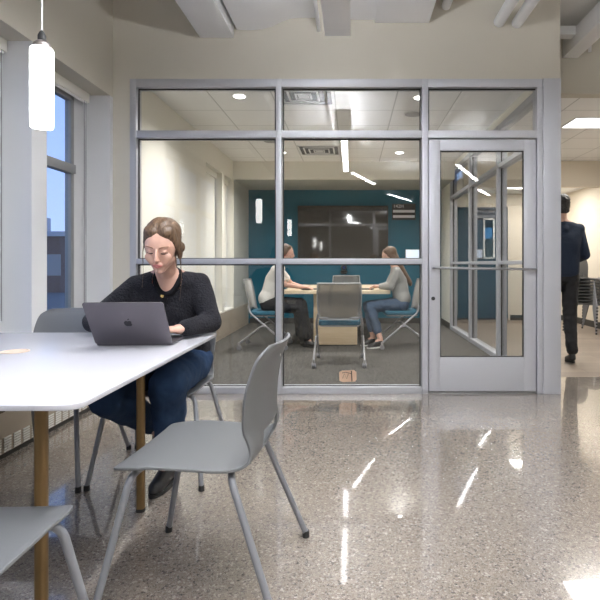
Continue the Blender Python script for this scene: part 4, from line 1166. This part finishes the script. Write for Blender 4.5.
# --- man walking away in the corridor, faces +Y
mx, my = 2.335, 5.67
J = dict(head=(mx, my + 0.03, 1.735), yaw=PI, pitch=0.10, neck=(mx, my, 1.555), chest=(mx, my - 0.005, 1.36), pelvis=(mx, my, 1.00),
         shL=(mx - 0.185, my, 1.475), shR=(mx + 0.185, my, 1.475), elL=(mx - 0.25, my - 0.03, 1.20), elR=(mx + 0.235, my - 0.03, 1.19), wrL=(mx - 0.16, my + 0.20, 1.10), wrR=(mx + 0.15, my + 0.19, 1.10),
         handdirL=(0.6, 0.7, 0.1), handdirR=(-0.6, 0.7, 0.1), handnL=(0, 0, -1), handnR=(0, 0, -1), thumbside='R', curl=0.6,
         hipL=(mx - 0.09, my, 0.95), hipR=(mx + 0.09, my, 0.95), knL=(mx - 0.10, my + 0.13, 0.53), knR=(mx + 0.085, my + 0.0, 0.52),
         anL=(mx - 0.10, my + 0.12, 0.11), anR=(mx + 0.07, my - 0.10, 0.12), toeL=(mx - 0.11, my + 0.30, 0.034), toeR=(mx + 0.08, my + 0.07, 0.034), heelL=(mx - 0.10, my + 0.11, 0.045), heelR=(mx + 0.07, my - 0.11, 0.048),
         rt=0.098, rk=0.075, ra=0.060, hem=0.08, topname='pullover', botname='trousers', rel=0.06)
r_, mt4, _ = person('man in navy pullover and dark trousers walking away in the corridor at right', (mx, my, 0), J, M['skin2'], M['navyknit'], M['blackcloth'], hs=1.06, voxel=0.007, shoes=(M['leather'], M['sole']), face=True,
                    extra_top=lambda J: [[(J['shL'], 0.066), (J['shR'], 0.066), (J['chest'] + V((0.085, 0, -0.05)), 0.115), (J['chest'] - V((0.085, 0, 0.05)), 0.115)], [(J['chest'] + V((0.085, 0, -0.05)), 0.115), (J['chest'] - V((0.085, 0, 0.05)), 0.115), (J['pelvis'] + V((0.065, 0, 0.02)), 0.118), (J['pelvis'] - V((0.065, 0, -0.02)), 0.118)]])
HH = [[((0, 0.030, 0.050), (0.085, 0.098, 0.085))], [((0, -0.025, 0.085), (0.07, 0.06, 0.045))], [((0.0, 0.050, 0.02), (0.082, 0.066, 0.07)), ((0, 0.060, -0.060), (0.064, 0.040, 0.035))]]
organic('hair', xf(HH, mt4), 0.006, M['hair3'], r_, 1, disp=(0.007, 55))

# papers on the conference table
for i, (x, y, rz) in enumerate(((-0.55, 6.95, 0.3), (0.14, 6.95, -0.2))):
    o = MB().box(-0.15, 0.15, -0.105, 0.105, 0, 0.012).build('notebook', M['blackpl'], bevel=0.002)
    o.location = (x, y, 0.7452); o.rotation_euler = (0, 0, rz)
    tag(o, ['dark notebook on the maple table before the woman in white', 'dark notebook on the maple table before the woman in grey'][i], 'notebook')

# ------------------------------------------------------------------ outside
gz = -1.6
struct('ground', MB().box(-120, -2.6, -60, 160, gz - 0.1, gz), M['asphalt'])
o = MB().box(-60, -9, 6, 26, gz, gz + 0.03).build('lawn', M['lawn']); o['kind'] = 'structure'
bd = empty('brick_building', (-34, 60, gz))
MB().box(-22, 8, -12, 6, 0, 5.3).build('wall', M['brick'], bd)
MB().box(-22.3, 8.3, -12.3, 6.3, 5.3, 5.75).build('parapet', M['concrete'], bd)
for k in range(10):
    fw = MB().box(-20 + k * 2.8, -18.6 + k * 2.8, -12.05, -11.95, 1.6, 3.6).build('window', M['winframe'], bd)
tag(bd, 'low brick building with pale parapet outside the window at dusk', 'building')
ru = empty('rooftop_unit', (-33.0, 52, gz + 5.75))
MB().box(-1.6, 1.6, -1.2, 1.2, 0, 1.7).build('cabinet', M['concrete'], ru, bevel=0.05)
MB().lathe([(0.7, 1.7), (0.7, 1.95), (0.6, 1.95)], (0, 0, 0), 20).build('fan_shroud', M['winframe'], ru)
tag(ru, 'pale ventilation unit on the roof of the brick building outside', 'air unit')

# ------------------------------------------------------------------ world
W = bpy.data.worlds.new('world'); S.world = W
nt, N, L = nodes(W)
bg = N['Background']
tc = N.new('ShaderNodeTexCoord'); sp = N.new('ShaderNodeSeparateXYZ'); L.new(tc.outputs['Generated'], sp.inputs[0])
cr = N.new('ShaderNodeValToRGB'); cr.color_ramp.elements[0].position = 0.0; cr.color_ramp.elements[1].position = 0.6
cr.color_ramp.elements[0].color = (0.50, 0.62, 0.86, 1); cr.color_ramp.elements[1].color = (0.16, 0.32, 0.72, 1)
L.new(sp.outputs['Z'], cr.inputs[0]); L.new(cr.outputs[0], bg.inputs['Color'])
bg.inputs['Strength'].default_value = 2.0

S.view_settings.view_transform = 'Standard'; S.view_settings.look = 'None'; S.view_settings.gamma = 1; S.view_settings.use_curve_mapping = False
S.view_settings.exposure = -0.40
cy = S.cycles
cy.use_denoising = True
cy.max_bounces = 10; cy.diffuse_bounces = 4; cy.glossy_bounces = 5; cy.transparent_max_bounces = 24; cy.transmission_bounces = 6
cy.caustics_reflective = False; cy.caustics_refractive = False
cy.sample_clamp_indirect = 0
cy.blur_glossy = 0.0
cy.use_adaptive_sampling = False
